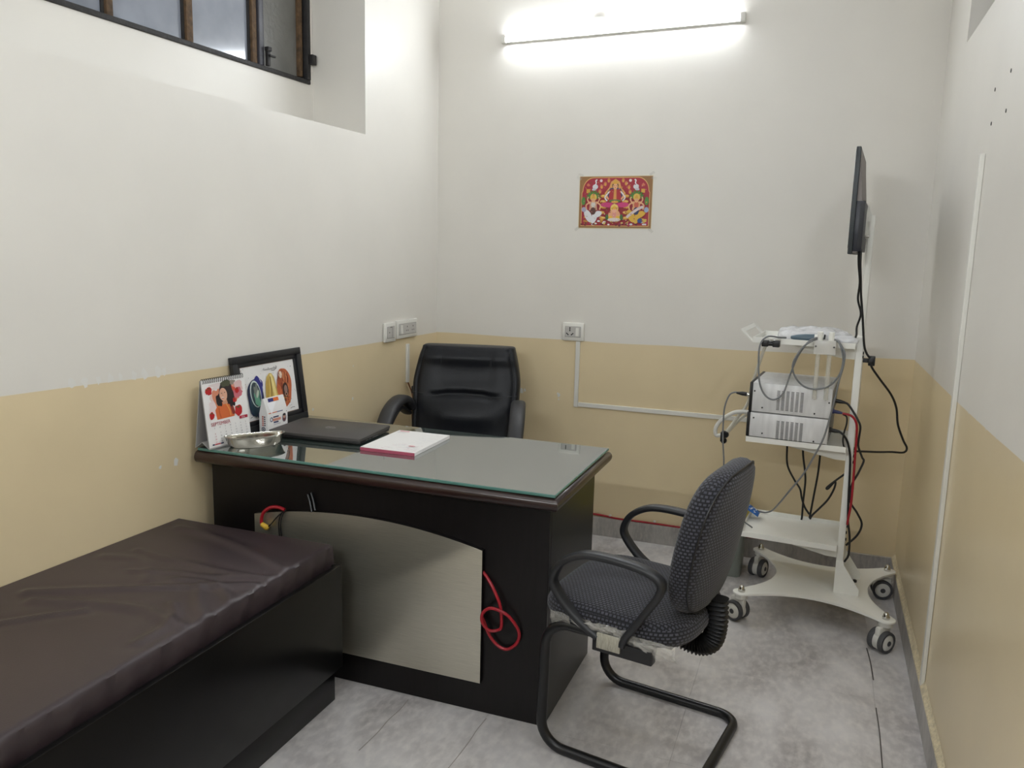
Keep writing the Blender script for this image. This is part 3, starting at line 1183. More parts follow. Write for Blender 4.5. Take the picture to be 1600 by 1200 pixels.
# red cable loop poking from behind the plate
yl = PY0 - .012
cable('red_cable_loop', 'red cable curled in a loop on the desk front beside steel plate',
      [(1.015, PY0 - .006, .49), (1.045, PY0 - .006, .462), (1.076, yl - .004, .425), (1.098, yl - .006, .377), (1.103, yl - .006, .315), (1.089, yl - .004, .297), (1.064, yl - .012, .296),
       (1.044, yl - .018, .320), (1.044, yl - .018, .349), (1.066, yl - .018, .371), (1.098, yl - .018, .370), (1.130, yl - .01, .351), (1.158, yl, .305),
       (1.153, yl, .266), (1.122, yl, .239), (1.090, yl, .245), (1.062, yl - .002, .275), (1.042, yl - .002, .318), (1.015, PY0 - .006, .36)], .005, CABLERED, 6)
# wires over the top of the plate, left end
YF = PY0 - .024
cable('red_wire_lead', 'short red lead arching over left end of the steel plate',
      [(.318, YF - .004, .582), (.29, YF - .003, .587), (.262, YF - .008, .583), (.240, YF - .012, .566), (.230, YF - .012, .545), (.228, YF - .012, .525)], .006, CABLERED, 8)
bm = NB()
cyl(bm, (.230, YF - .012, .522), (.250, YF - .013, .513), .008, .010, 12)
cyl(bm, (.250, YF - .013, .513), (.256, YF - .013, .510), .010, .006, 12)
tag(obj('yellow_connector', bm, YELLOWPL), 'small yellow plug connector by left end of steel plate', 'connector')
for i, pts in enumerate(([(.318, YF - .002, .583), (.302, YF - .005, .562), (.296, YF - .008, .53), (.297, YF - .006, .48)],
                         [(.322, YF - .002, .583), (.309, YF - .006, .56), (.304, YF - .009, .53), (.305, YF - .006, .48)],
                         [(.318, YF - .002, .580), (.29, YF - .008, .555), (.268, YF - .012, .528), (.254, YF - .012, .515)])):
    cable('thin_black_wire', ['thin black wire hanging leftmost over the steel plate edge', 'thin black wire hanging just right of its twin over the steel plate',
                              'thin black wire running slantwise to the yellow connector'][i], pts, .0022, CABLEBLK, 8)
t = thing('cable_clamp', 'black plastic clamp hooked on the desk front above the steel plate', 'clamp', (0, 0, 0))
for i, (x, z) in enumerate(((.415, .60), (.428, .607))):
    bm = NB()
    sweep(bm, [Vector((x - .016, PY0 - .009, z + .042)), Vector((x - .006, PY0 - .012, z + .02)), Vector((x + .008, PY0 - .022, z - .012))], .0045, .006, 8)
    obj('clamp_arm', bm, BLACKPL, t)

# ------------------------------------------------------------------ things on the desk
TZ = DZ + .0102

# laptop
lt = thing('laptop', 'closed dark grey laptop lying on the glass desk top', 'laptop', (.262, -1.437, TZ), math.radians(4))
bm = NB()
box(bm, -.185, .185, -.122, .122, .003, .014, .004)
obj('base_body', bm, LAPDARK, lt)
bm = NB()
def rrect(hx, hy, r, n=6):
    pts = []
    for cx, cy, a0 in ((hx - r, hy - r, 0), (-hx + r, hy - r, PI / 2), (-hx + r, -hy + r, PI), (hx - r, -hy + r, 3 * PI / 2)):
        for k in range(n + 1):
            a = a0 + PI / 2 * k / n
            pts.append((cx + r * math.cos(a), cy + r * math.sin(a)))
    return pts
prism(bm, rrect(.188, .128, .012), .0145, .0245, 'z', .002)
lid = obj('lid', bm, LAPTOP, lt)
P = Print()
for k in range(40):
    a0, a1 = 2 * PI * k / 40, 2 * PI * (k + 1) / 40
    if k in (3, 4, 5, 23, 24, 25):
        continue
    P.poly([(.019 * math.cos(a0), .019 * math.sin(a0)), (.019 * math.cos(a1), .019 * math.sin(a1)), (.0172 * math.cos(a1), .0172 * math.sin(a1)), (.0172 * math.cos(a0), .0172 * math.sin(a0))], (186, 186, 186))
P.text('DELL', 0, -.0045, .0135, (190, 190, 190))
P.build('lid_emblem', lid, (0, 0, .0245), (-PI / 2, 0, 0))
bm = NB()
box(bm, -.18, .18, .112, .127, .008, .0165, .003)
obj('hinge', bm, LAPDARK, lt)
for y0, y1 in ((-.075, -.06), (-.05, -.038), (-.02, .02)):
    bm = NB()
    box(bm, .1845, .1856, y0, y1, .0065, .0105)
    obj('port', bm, mat('laptop_port_metal', srgb(90, 90, 92), .3, .5), lt)
for x in (-.15, .15):
    for y in (-.1, .1):
        bm = NB()
        cyl(bm, (x, y, 0), (x, y, .0035), .007, seg=10)
        obj('rubber_foot', bm, LAPDARK, lt)

# writing pad
pad = thing('prescription_pad', 'white prescription pad with pink gummed edge on the desk', 'notepad', (.592, -1.452, TZ), math.radians(1.2))
bm = NB()
box(bm, -.1045, .1045, -.148, .146, .0003, .0125, .0006, 1)
obj('page_block', bm, PAPER, pad)
bm = NB()
box(bm, -.1045, .1045, -.1495, -.1478, .0003, .0118, .0004, 1)
obj('gum_binding', bm, PADBIND, pad)
P = Print()
P.rect(-.104, .104, -.147, .1455, (240, 238, 236))
P.rect(-.094, -.055, .128, .136, (206, 66, 86))
for k in range(5):
    P.rect(-.094, -.094 + .03 + .006 * (k % 3), .121 - .004 * k, .1225 - .004 * k, (196, 190, 196))
rr = random.Random(2)
for k in range(46):
    x, z = rr.uniform(-.07, .09), rr.uniform(-.135, -.05)
    if x < -.02 and z > -.115:
        continue
    P.rect(x, x + rr.uniform(.006, .022), z, z + .0016, rr.choice([(214, 180, 186), (206, 206, 214), (214, 200, 206)]))
P.ell(.056, -.072, .013, .009, (226, 180, 186))
P.text('Rx', .054, -.077, .014, (206, 110, 124))
for k in range(30):
    x, z = rr.uniform(.02, .09), rr.uniform(-.04, .11)
    P.rect(x, x + rr.uniform(.008, .02), z, z + .0014, (220, 220, 224))
P.build('printed_form', pad, (0, 0, .0127), (-PI / 2, 0, 0))

# desk calendar (tent)
cal = thing('desk_calendar', 'spiral-bound tent calendar showing september with strawberries on the desk', 'calendar', (.014, -1.728, TZ), PI / 2 - math.radians(6))
cw = .098
ang = math.atan2(.032, .236)
bm = NB()
xf(prism(bm, [(-.0335, .001), (-.0315, .001), (.0005, .236), (-.0015, .237)], -cw, cw, 'x'), Matrix.Identity(4))
obj('front_board', bm, PAPERGREY, cal)
bm = NB()
prism(bm, [(.0335, .001), (.0315, .001), (-.0005, .236), (.0015, .237)], -cw, cw, 'x')
obj('back_board', bm, PAPERGREY, cal)
bm = NB()
prism(bm, [(-.0315, .001), (0, .022), (.0315, .001), (.031, .003), (0, .024), (-.031, .003)], -cw, cw, 'x')
obj('folded_base', bm, PAPERGREY, cal)
for k in range(22):
    x = -cw + .008 + (2 * cw - .016) * k / 21
    bm = NB()
    ring = [Vector((x, .0065 * math.cos(a) - .001, .232 + .0085 * math.sin(a))) for a in [2 * PI * q / 12 for q in range(12)]]
    sweep(bm, ring, .0011, seg=5, closed=True)
    obj('spiral_ring', bm, BLACKMET, cal)
pg = NB()
box(pg, -cw + .001, cw - .001, -.0008, 0, 0, .232)
M = Matrix.Translation((0, -.0335, .006)) @ Matrix.Rotation(-ang, 4, 'X')
page = obj('month_page', pg, PAPER, cal)
page.matrix_local = M
P = Print()
ph = .222
# portrait painting on the upper half
for k, (x, z, rx, rz, c) in enumerate(((-.015, .15, .05, .045, (232, 206, 200)), (.045, .18, .04, .028, (222, 190, 188)), (-.05, .13, .026, .03, (232, 214, 214)),
                                       (.02, .17, .035, .04, (214, 150, 128)), (-.03, .16, .025, .035, (218, 140, 110)), (.03, .165, .022, .03, (206, 92, 70)),
                                       (.055, .165, .03, .015, (200, 110, 122)), (-.02, .2, .04, .012, (226, 214, 212)), (.03, .205, .02, .01, (150, 140, 128)))):
    P.blob(x, z, rx, rz, c, k, .25)
P.poly([(-.048, .085), (-.052, .118), (-.04, .132), (-.02, .140), (.012, .138), (.03, .126), (.036, .10), (.03, .086)], (214, 108, 58))
P.poly([(.012, .138), (.03, .126), (.036, .095), (.024, .092)], (132, 54, 44))
P.stroke([(-.035, .125), (-.034, .105), (-.03, .09)], .004, (188, 82, 44))
P.stroke([(.0, .135), (.012, .11), (.014, .09)], .003, (232, 170, 90))
P.blob(.006, .172, .033, .040, (44, 34, 36), 11, .10)
P.blob(-.030, .150, .013, .022, (40, 32, 34), 12, .15)
P.blob(.028, .145, .014, .026, (40, 32, 34), 13, .15)
P.blob(.008, .205, .022, .012, (74, 78, 58), 14, .12)
P.poly([(-.012, .150), (.004, .150), (.008, .134), (-.016, .134)], (206, 150, 122))
P.ell(-.008, .168, .0175, .023, (224, 172, 146), rot=.1)
P.ell(-.012, .157, .006, .0022, (246, 240, 236), rot=-.1)
P.ell(-.012, .1555, .006, .0012, (150, 60, 60), rot=-.1)
P.ell(-.015, .173, .003, .0012, (40, 26, 26))
P.ell(-.001, .174, .003, .0012, (40, 26, 26))
P.stroke([(-.010, .172), (-.012, .165), (-.008, .164)], .001, (176, 110, 90))
for x, z, s in ((-.068, .188, .012), (-.078, .187, .008), (.056, .174, .009), (-.07, .102, .011), (.052, .103, .017), (.038, .142, .007)):
    P.blob(x, z, s, s * 1.15, (186, 34, 38), int(abs(x) * 1000), .10)
    P.poly([(x - s * .7, z + s * .8), (x + s * .7, z + s * .8), (x, z + s * .45)], (70, 92, 48))
P.text('SEPTEMBER', -.036, .066, .0175, (166, 38, 62))
P.rect(.052, .090, .072, .082, (176, 30, 60))
P.text('2026', .069, .0735, .0085, (240, 226, 230))
cx0, dx = -.066, .0238
for k, c in enumerate('SMTWTFS'):
    P.text(c, cx0 + dx * k, .056, .007, (110, 100, 108))
d = 1
for row in range(5):
    for k in range(7):
        if row == 0 and k < 2 or d > 30:
            continue
        P.text(str(d), cx0 + dx * k, .0465 - .0098 * row, .0075, (120, 116, 122) if k else (176, 60, 76))
        d += 1
P.rect(-.086, -.076, .001, .0055, (40, 44, 84))
P.rect(-.075, -.05, .0015, .005, (190, 40, 60))
P.rect(-.049, -.036, .001, .0055, (40, 44, 84))
P.build('printed_page', page, (0, -.0008, .006))

# framed print leaning on the wall
fr = thing('picture_frame', 'black framed ear nose throat painting leaning on the left wall', 'picture frame', (0, 0, 0))
fw, fh, ft = .199, .145, .018
M = Matrix.Translation((-.002, -1.426, TZ + .0005)) @ Matrix.Rotation(RL, 4, 'Z') @ Matrix.Rotation(-.13, 4, 'X')
fr.matrix_world = M
def fpart(nm, x0, x1, z0, z1, y0, y1, mm, bev=.002):
    return obj(nm, bx(x0, x1, y0, y1, z0, z1, bev), mm, fr)
fpart('frame_rail', -fw, fw, 0, .026, -ft, 0, FRAMEBLK)
fpart('frame_rail', -fw, fw, 2 * fh - .026, 2 * fh, -ft, 0, FRAMEBLK)
fpart('frame_stile', -fw, -fw + .026, .026, 2 * fh - .026, -ft, 0, FRAMEBLK)
fpart('frame_stile', fw - .026, fw, .026, 2 * fh - .026, -ft, 0, FRAMEBLK)
for a, b, c, d in ((-fw + .026, fw - .026, .026, .042), (-fw + .026, fw - .026, 2 * fh - .042, 2 * fh - .026),
                   (-fw + .026, -fw + .042, .042, 2 * fh - .042), (fw - .042, fw - .026, .042, 2 * fh - .042)):
    fpart('inner_slip', a, b, c, d, -ft + .007, 0, FRAMEBLK, .0015)
fpart('gold_fillet', -fw + .042, fw - .042, .042, 2 * fh - .042, -ft + .0125, -.001, FRAMEGOLD, 0)
fpart('backing_card', -fw + .0435, fw - .0435, .0435, 2 * fh - .0435, -ft + .0115, -.002, PAPER, 0)
P = Print()
bw, bh = fw - .045, fh - .045      # half extents
zc = fh
rr = random.Random(9)
for k in range(60):
    x, z = rr.uniform(-bw, bw), zc + rr.uniform(-bh, bh)
    P.ell(x, z, rr.uniform(.0006, .002), rr.uniform(.0006, .002), rr.choice([(90, 92, 110), (150, 90, 70), (60, 60, 70)]), n=8)
# ear
P.blob(-.088, zc - .02, .044, .078, (34, 44, 78), 1, .08)
P.blob(-.074, zc + .015, .030, .046, (44, 46, 128), 2, .10)
P.blob(-.10, zc - .045, .024, .046, (38, 62, 76), 3, .14)
P.ell(-.088, zc - .004, .029, .052, (206, 218, 214), rot=.12)
P.ell(-.087, zc - .006, .025, .047, (52, 68, 76), rot=.12)
P.blob(-.082, zc - .018, .016, .034, (110, 168, 142), 5, .2)
P.blob(-.084, zc + .008, .013, .022, (120, 128, 122), 6, .25)
P.ell(-.078, zc - .005, .006, .016, (196, 206, 190), rot=-.4)
P.stroke([(-.058, zc + .05), (-.05, zc + .035)], .003, (216, 220, 236))
P.stroke([(-.048, zc + .02), (-.046, zc + .004)], .003, (120, 140, 206))
# nose
P.poly([(-.026, zc + .028), (-.016, zc + .052), (.000, zc + .064), (.014, zc + .062), (.026, zc + .046), (.034, zc + .0), (.046, zc - .05), (.03, zc - .062), (.0, zc - .056), (-.03, zc - .066), (-.036, zc - .04)], (206, 176, 96))
P.poly([(.002, zc + .06), (.014, zc + .06), (.022, zc + .03), (.034, zc - .04), (.02, zc - .052), (.012, zc - .01)], (238, 218, 146))
P.poly([(-.02, zc + .03), (-.006, zc + .05), (-.01, zc + .0), (-.024, zc - .05), (-.032, zc - .04)], (186, 152, 72))
P.stroke([(.004, zc + .05), (.004, zc + .0), (-.006, zc - .055)], .004, (110, 84, 40))
P.ell(.0, zc - .052, .007, .012, (66, 44, 30))
# throat
P.blob(.082, zc + .0, .042, .078, (196, 104, 66), 8, .09)
P.blob(.076, zc + .03, .032, .036, (168, 84, 52), 9, .14)
P.ell(.065, zc + .05, .010, .014, (240, 218, 196))
for k in range(26):
    x, z = .082 + rr.uniform(-.03, .03), zc + rr.uniform(-.03, .06)
    P.stroke([(x, z), (x + rr.uniform(-.004, .004), z - .012), (x + rr.uniform(-.006, .006), z - .026)], .0022, rr.choice([(226, 140, 92), (132, 58, 40), (232, 170, 116), (110, 44, 34)]))
P.ell(.084, zc - .014, .018, .030, (64, 40, 34))
P.ell(.086, zc - .010, .010, .016, (150, 120, 110))
P.ell(.086, zc - .030, .009, .009, (176, 140, 120))
P.ell(.086, zc - .030, .005, .005, (60, 40, 34))
for k in range(24):
    P.ell(.086 + rr.uniform(-.018, .018), zc - .05 + rr.uniform(-.016, .014), .003, .003, rr.choice([(222, 176, 90), (120, 66, 40), (196, 120, 66)]), n=8)
# script signature above
x = -.032
for k in range(9):
    hgt = (.008, .004, .004, .008, .004, .004, .005, .008, .006)[k]
    P.stroke([(x, zc + .078), (x + .003, zc + .078 + hgt), (x + .005, zc + .078), (x + .008, zc + .079)], .0016, (40, 36, 36))
    x += .0085
P.stroke([(.012, zc + .074), (.030, zc + .073), (.046, zc + .082), (.040, zc + .088)], .0018, (40, 36, 36))
P.stroke([(.098, zc - .090), (.112, zc - .087), (.126, zc - .088)], .0018, (60, 52, 48))
P.stroke([(-.136, zc - .088), (-.125, zc - .086)], .002, (60, 52, 48))
P.build('printed_painting', fr, (0, -ft + .0115, 0))

# gable-topped carton
cb = thing('sample_carton', 'small white gable-topped sample carton with orange and navy print', 'carton', (.044, -1.487, TZ), RL)
# local x along the wall (0.116 long), -y faces the room
cx2 = .058
bm = NB()
prism(bm, [(-.019, .0005), (.019, .0005), (.019, .076), (.004, .132), (-.001, .132), (-.019, .076)], -cx2, cx2, 'x')
obj('carton_body', bm, PAPER, cb)
P = Print()
P.rect(-.052, -.004, .0755, .0785, (224, 110, 56))
P.rect(-.004, .03, .0755, .0785, (52, 60, 110))
P.ell(-.036, .052, .008, .009, (60, 66, 110))
P.ell(-.036, .052, .005, .006, (236, 236, 238))
P.rect(-.026, .006, .057, .062, (60, 60, 90))
P.rect(-.028, .018, .044, .054, (226, 160, 140))
P.rect(-.024, .004, .036, .042, (70, 74, 110))
P.rect(-.024, .016, .030, .032, (170, 170, 178))
P.rect(-.03, .035, .012, .0145, (160, 160, 168))
P.ell(.038, .048, .013, .017, (150, 150, 158))
P.ell(.038, .043, .009, .009, (110, 66, 74))
P.ell(.038, .053, .007, .008, (206, 160, 140))
P.ell(.038, .060, .008, .005, (34, 32, 36))
P.ell(.052, .071, .002, .002, (70, 66, 66), n=8)
P.build('printed_face', cb, (0, -.019, 0))
P = Print()
P.rect(-.030, .0, .0, .0135, (50, 50, 116))
P.rect(.0, .030, .0, .0135, (224, 112, 48))
P.poly([(-.040, -.002), (.012, -.002), (-.03, -.046)], (246, 246, 248))
sl = math.atan2(.018, .056)
P.build('printed_roof_band', cb, (-.006, -.0068, .1165), (-sl, 0, 0))
P = Print()
for k in range(5):
    P.rect(-.006, .001, .030 + .008 * k, .036 + .008 * k, (200, 110, 96))
    P.rect(.003, .009, .030 + .008 * k, .035 + .008 * k, (70, 58, 70))
P.ell(0, .018, .009, .009, (80, 72, 84))
P.ell(0, .018, .006, .006, (196, 194, 196))
P.ell(.0, .018, .003, .003, (60, 54, 66))
P.build('printed_side', cb, (-cx2, 0, 0), (0, 0, -PI / 2))

# kidney tray
kt = thing('kidney_tray', 'polished steel kidney tray on the left end of the desk', 'tray', (.127, -1.700, TZ), math.radians(52))
def kidney(f, z):
    pts = []
    for k in range(48):
        a = 2 * PI * k / 48
        x, y = .106 * math.cos(a), .050 * math.sin(a)
        y += .026 * (1 - (x / .106) ** 2) * (-1 if True else 1) * (1.0 if y > 0 else .35)
        pts.append(Vector((x * f, (y + .01) * f, z)))
    return pts
bm = NB()
levels = [(.74, .0015), (.80, .003), (.86, .012), (.93, .030), (.955, .0365), (.99, .0385), (1.0, .038), (.99, .0365), (.965, .035), (.94, .029), (.87, .0105), (.80, .0008), (.74, .0)]
# inner floor up the inside, over the rolled rim and down the outside
rings = [[bm.verts.new(p) for p in kidney(f, z)] for f, z in levels]
for a, b in zip(rings[:-1], rings[1:]):
    for j in range(48):
        bm.faces.new((a[j], a[(j + 1) % 48], b[(j + 1) % 48], b[j]))
bm.faces.new(rings[0])
bm.faces.new(rings[-1][::-1])
obj('dish', bm, STEEL, kt, smooth=50)

# ================================================================== EXAMINATION COUCH
couch = thing('examination_couch', 'black box examination couch with maroon leatherette mattress along the left wall', 'couch', (0, 0, 0))
CX0, CX1, CY0, CY1 = -.075, .589, -3.70, -1.878
def couch_box(nm, x0, x1, y0, y1, z0, z1, bev=.002):
    bm = NB()
    box(bm, x0, x1, y0, y1, z0, z1, bev)
    for v in bm.verts:      # keep the wall side clear of the slightly skewed wall
        if v.co.x < .2:
            v.co.x = max(v.co.x, .03 * v.co.y + .004)
    return obj(nm, bm, BEDWOOD, couch)
couch_box('side_panel', CX1 - .02, CX1, CY0, CY1, .115, .462)
couch_box('end_panel', CX0, CX1 - .02, CY1 - .02, CY1, .115, .462)
couch_box('end_panel', CX0, CX1 - .02, CY0, CY0 + .02, .115, .462)
couch_box('bed_board', CX0, CX1 - .02, CY0 + .02, CY1 - .02, .40, .42)
couch_box('plinth', CX0, CX1 - .022, CY0 + .03, CY1 - .014, 0, .115)
# mattress with creases
ridges = [([(.05, -2.17), (.171, -2.183), (.373, -2.195), (.553, -2.196)], .004, .016),
          ([(.02, -2.52), (.143, -2.446), (.356, -2.328), (.532, -2.24)], .006, .018),
          ([(.08, -2.55), (.212, -2.508), (.369, -2.477), (.525, -2.512)], .0055, .020),
          ([(.0, -2.80), (.119, -2.674), (.181, -2.601), (.244, -2.536)], .005, .012),
          ([(.02, -1.96), (.116, -1.969), (.323, -2.021), (.559, -2.122)], .005, .022),
          ([(.40, -2.30), (.447, -2.356), (.505, -2.417), (.555, -2.456)], .005, .016),
          ([(.30, -2.29), (.40, -2.27), (.48, -2.30), (.556, -2.36)], .0045, .014),
          ([(.42, -2.42), (.47, -2.47), (.50, -2.54), (.50, -2.62)], .005, .016),
          ([(.10, -2.9), (.28, -2.85), (.42, -2.95), (.54, -3.1)], .003, .03),
          ([(.15, -2.30), (.26, -2.26), (.38, -2.24), (.55, -2.17)], .0035, .014),
          ([(.0, -2.25), (.1, -2.22), (.18, -2.26), (.24, -2.33)], .003, .02)]
rid = []
for p, h, s in ridges:
    q = smooth_path([(a, b, 0) for a, b in p], 5)
    bb_ = (min(v.x for v in q), max(v.x for v in q), min(v.y for v in q), max(v.y for v in q))
    rid.append(([(a.x, a.y, b.x, b.y, *bb_) for a, b in zip(q[:-1], q[1:])], h, s))


def crease(x, y):
    z = 0
    for P, h, s in rid:
        if not (P[0][4] - .1 < x < P[0][5] + .1 and P[0][6] - .1 < y < P[0][7] + .1):
            continue
        dm = 9.0
        for ax, ay, bx_, by_, *_ in P:
            ex, ey = bx_ - ax, by_ - ay
            tt_ = max(0.0, min(1.0, ((x - ax) * ex + (y - ay) * ey) / (ex * ex + ey * ey)))
            dm = min(dm, (x - ax - tt_ * ex) ** 2 + (y - ay - tt_ * ey) ** 2)
        if dm < (4 * s) ** 2:
            z += 1.6 * h * math.exp(-dm / (s * s)) - .55 * h * math.exp(-dm / (5 * s * s))
    return z


MX1, MY0, MY1, MZ0, MZ1 = .560, CY0 + .03, CY1 - .006, .422, .527
bm = NB()
nx, ny = 64, 230
grid = []
for j in range(ny + 1):
    fy = j / ny
    y = MY1 + (MY0 - MY1) * fy ** 1.25
    row = []
    xw = .03 * y + .006
    for i in range(nx + 1):
        x = xw + (MX1 - xw) * i / nx
        e = min(MX1 - x, MY1 - y, y - MY0)
        rnd = -.006 * max(0, 1 - e / .007) ** 2
        sag = -.004 * math.exp(-((y + 2.7) / .5) ** 2) * math.exp(-((x - .3) / .2) ** 2)
        row.append(bm.verts.new((x, y, MZ1 + (crease(x, y) if y > -3.2 else 0) * min(1, e / .02 + .35) + rnd + sag)))
    grid.append(row)
for j in range(ny):
    for i in range(nx):
        bm.faces.new((grid[j][i], grid[j][i + 1], grid[j + 1][i + 1], grid[j + 1][i]))
border = [grid[0][i] for i in range(nx + 1)] + [grid[j][nx] for j in range(1, ny + 1)] + \
         [grid[ny][i] for i in range(nx - 1, -1, -1)] + [grid[j][0] for j in range(ny - 1, 0, -1)]
prev = border
for zi, (zz, ins) in enumerate(((MZ1 - .035, -.002), (MZ1 - .07, .0), (MZ0, .002))):
    cur = []
    for k, v in enumerate(border):
        wob = .0025 * math.sin(v.co.y * 37 + zi * 1.7) + .002 * math.sin(v.co.y * 83 + zi)
        x = v.co.x + (wob if v.co.x > MX1 - .02 else 0) - (ins if v.co.x > MX1 - .02 else 0)
        cur.append(bm.verts.new((x, v.co.y, zz)))
    n = len(border)
    for k in range(n):
        bm.faces.new((prev[k], prev[(k + 1) % n], cur[(k + 1) % n], cur[k]))
    prev = cur
bm.faces.new(prev)
obj('mattress', bm, MAROON, couch, smooth=60)

# ================================================================== DOCTOR'S CHAIR
dc = thing('desk_chair', 'black leatherette high-back desk chair with padded arms behind the desk', 'chair', (.403, -.633, 0), math.radians(13))
dc.scale = (1.08, 1.0, .932)


def bk_w(z):
    if z > .86:
        return .248 - .034 * ((z - .86) / .19) ** 1.5
    return .248 - .012 * ((.86 - z) / .4)


def bk_y(z):
    return .205 + .14 * max(0, (z - .44) / .61) ** 1.25


def bk_pt(c, s, z, k=1.0):
    wd, th = bk_w(z) * k, .062 * k
    x = math.copysign(abs(c) ** .42, c) * wd
    y = math.copysign(abs(s) ** .55, s) * th
    q = abs(s) ** .3 if s < 0 else 0
    if q:
        u = x / bk_w(z)
        up = .016 * math.exp(-((z - 1.005) / .035) ** 2)                      # headrest roll
        lum = .028 * math.exp(-((z - .715) / .07) ** 2) * math.exp(-(u / .62) ** 4)
        zc_ = .800 + .018 * math.cos(u * PI * .9) if abs(u) < .5 else .80 + .018 * math.cos(.45 * PI) + .03 * (abs(u) - .5)
        cre = -.024 * math.exp(-((z - zc_) / .018) ** 2) * math.exp(-(u / .62) ** 6)
        hol = -.012 * math.exp(-((z - .9) / .07) ** 2) * math.exp(-(u / .55) ** 4)
        sea = -.008 * math.exp(-((abs(x) - .115) / .007) ** 2) - .009 * math.exp(-((abs(x) - bk_w(z) * .90) / .008) ** 2)
        y -= (up + lum + cre + hol + sea) * q
    return Vector((x, bk_y(z) + y, z))


bm = NB()
rings = []
zs = [.44 + .605 * i / 70 for i in range(71)]
for i, z in enumerate(zs):
    k = 1.0
    rings.append([bm.verts.new(bk_pt(math.cos(2 * PI * j / 96), math.sin(2 * PI * j / 96), z)) for j in range(96)])
for k, dz in ((.985, .006), (.95, .011), (.86, .0145), (.6, .016)):
    ring = []
    for j in range(96):
        b = bk_pt(math.cos(2 * PI * j / 96), math.sin(2 * PI * j / 96), zs[-1])
        c = Vector((0, bk_y(zs[-1]), zs[-1]))
        q = c + Vector(((b.x - c.x) * (1 - (1 - k) * .25), (b.y - c.y) * k, 0))
        q.z = zs[-1] + dz
        ring.append(bm.verts.new(q))
    rings.append(ring)
for a, b in zip(rings[:-1], rings[1:]):
    for j in range(96):
        bm.faces.new((a[j], a[(j + 1) % 96], b[(j + 1) % 96], b[j]))
bm.faces.new(rings[0][::-1])
bm.faces.new(rings[-1])
bk = obj('backrest', bm, LEATHER, dc, smooth=70)


def bk_front(x, z):
    u = min(.999, abs(x) / bk_w(z))
    c = u ** (1 / .42)
    s = -math.sqrt(max(0, 1 - c * c))
    return bk_pt(math.copysign(c, x), s, z)


for xx in (-.115, .115):
    bm = NB()
    sweep(bm, [bk_front(xx, .50 + .53 * k / 40) + Vector((0, -.0006, 0)) for k in range(41)], .0016, seg=5)
    obj('stitched_seam', bm, LEATHER_SEAM, bk)
for s in (-1, 1):
    bm = NB()
    sweep(bm, [bk_front(s * bk_w(z) * .90, z) + Vector((0, -.001, 0)) for z in [.50 + .535 * k / 40 for k in range(41)]], .003, seg=6)
    obj('piping', bm, LEATHER, bk)
    bm = NB()
    sweep(bm, [bk_front(s * (.12 + .125 * k / 12), .8025 + .018 * math.cos(.45 * PI) + .012 * (k / 12)) + Vector((0, -.0006, 0)) for k in range(13)], .0015, seg=5)
    obj('stitched_seam', bm, LEATHER_SEAM, bk)
# seat, arms, mechanism, five-star base
bm = NB()
pillow(bm, .255, .25, .11, .045, 4.5, .018)
obj('seat', xf(bm, Matrix.Translation((0, -.02, .415))), LEATHER, dc, smooth=60)
for s in (-1, 1):
    bm = NB()
    P = smooth_path([(s * .245, .215, .735), (s * .256, .16, .785), (s * .266, .07, .797), (s * .276, -.04, .765), (s * .280, -.13, .69), (s * .279, -.185, .60)], 8)
    sweep(bm, P, .024, .033, 14, up=(0, -.5, 1), power=.75, radf=lambda f: .75 + .25 * min(1, f * 8, (1 - f) * 8))
    obj('arm_pad', bm, ARMPAD, dc, smooth=60)
    bm = NB()
    P = smooth_path([(s * .255, .20, .71), (s * .266, .05, .762), (s * .278, -.12, .672), (s * .279, -.19, .57), (s * .268, -.17, .47), (s * .245, -.06, .425), (s * .16, -.02, .41)], 8)
    sweep(bm, P, .012, .022, 10, up=(0, -.5, 1), power=.7)
    obj('arm_frame', bm, BLACKPL, dc)
bm = NB()
box(bm, -.012, .012, .27, .30, .40, .62, .004)
box(bm, -.05, .05, -.05, .29, .385, .41, .004)
obj('back_bracket', bm, BLACKMET, dc)
bm = NB()
cyl(bm, (0, 0, .10), (0, 0, .40), .025, seg=18)
obj('gas_column', bm, BLACKMET, dc)
for k in range(5):
    a = 2 * PI * k / 5 + .3
    bm = NB()
    sweep(bm, [Vector((.03 * math.cos(a), .03 * math.sin(a), .105)), Vector((.16 * math.cos(a), .16 * math.sin(a), .095)), Vector((.27 * math.cos(a), .27 * math.sin(a), .072))], .016, .022, 8, up=(0, 0, 1))
    lg = obj('star_leg', bm, BLACKPL, dc)
    bm = NB()
    for e in (-1, 1):
        c = Vector((.27 * math.cos(a), .27 * math.sin(a), .027))
        tn = Vector((-math.sin(a), math.cos(a), 0))
        cyl(bm, c + tn * (.006 * e), c + tn * (.024 * e), .027, seg=16)
    cyl(bm, c + Vector((0, 0, .01)), c + Vector((0, 0, .05)), .009, seg=8)
    obj('castor', bm, BLACKPL, lg)
bm = NB()
box(bm, -.254, -.240, .262, .292, .80, .84, .004)
obj('side_tab', bm, BLACKPL, dc)

# ================================================================== VISITOR CHAIR
AV = math.radians(-10)
vc = thing('visitor_chair', 'dotted grey fabric cantilever visitor chair with black arms beside the desk', 'chair', (1.345, -1.425, 0), AV)
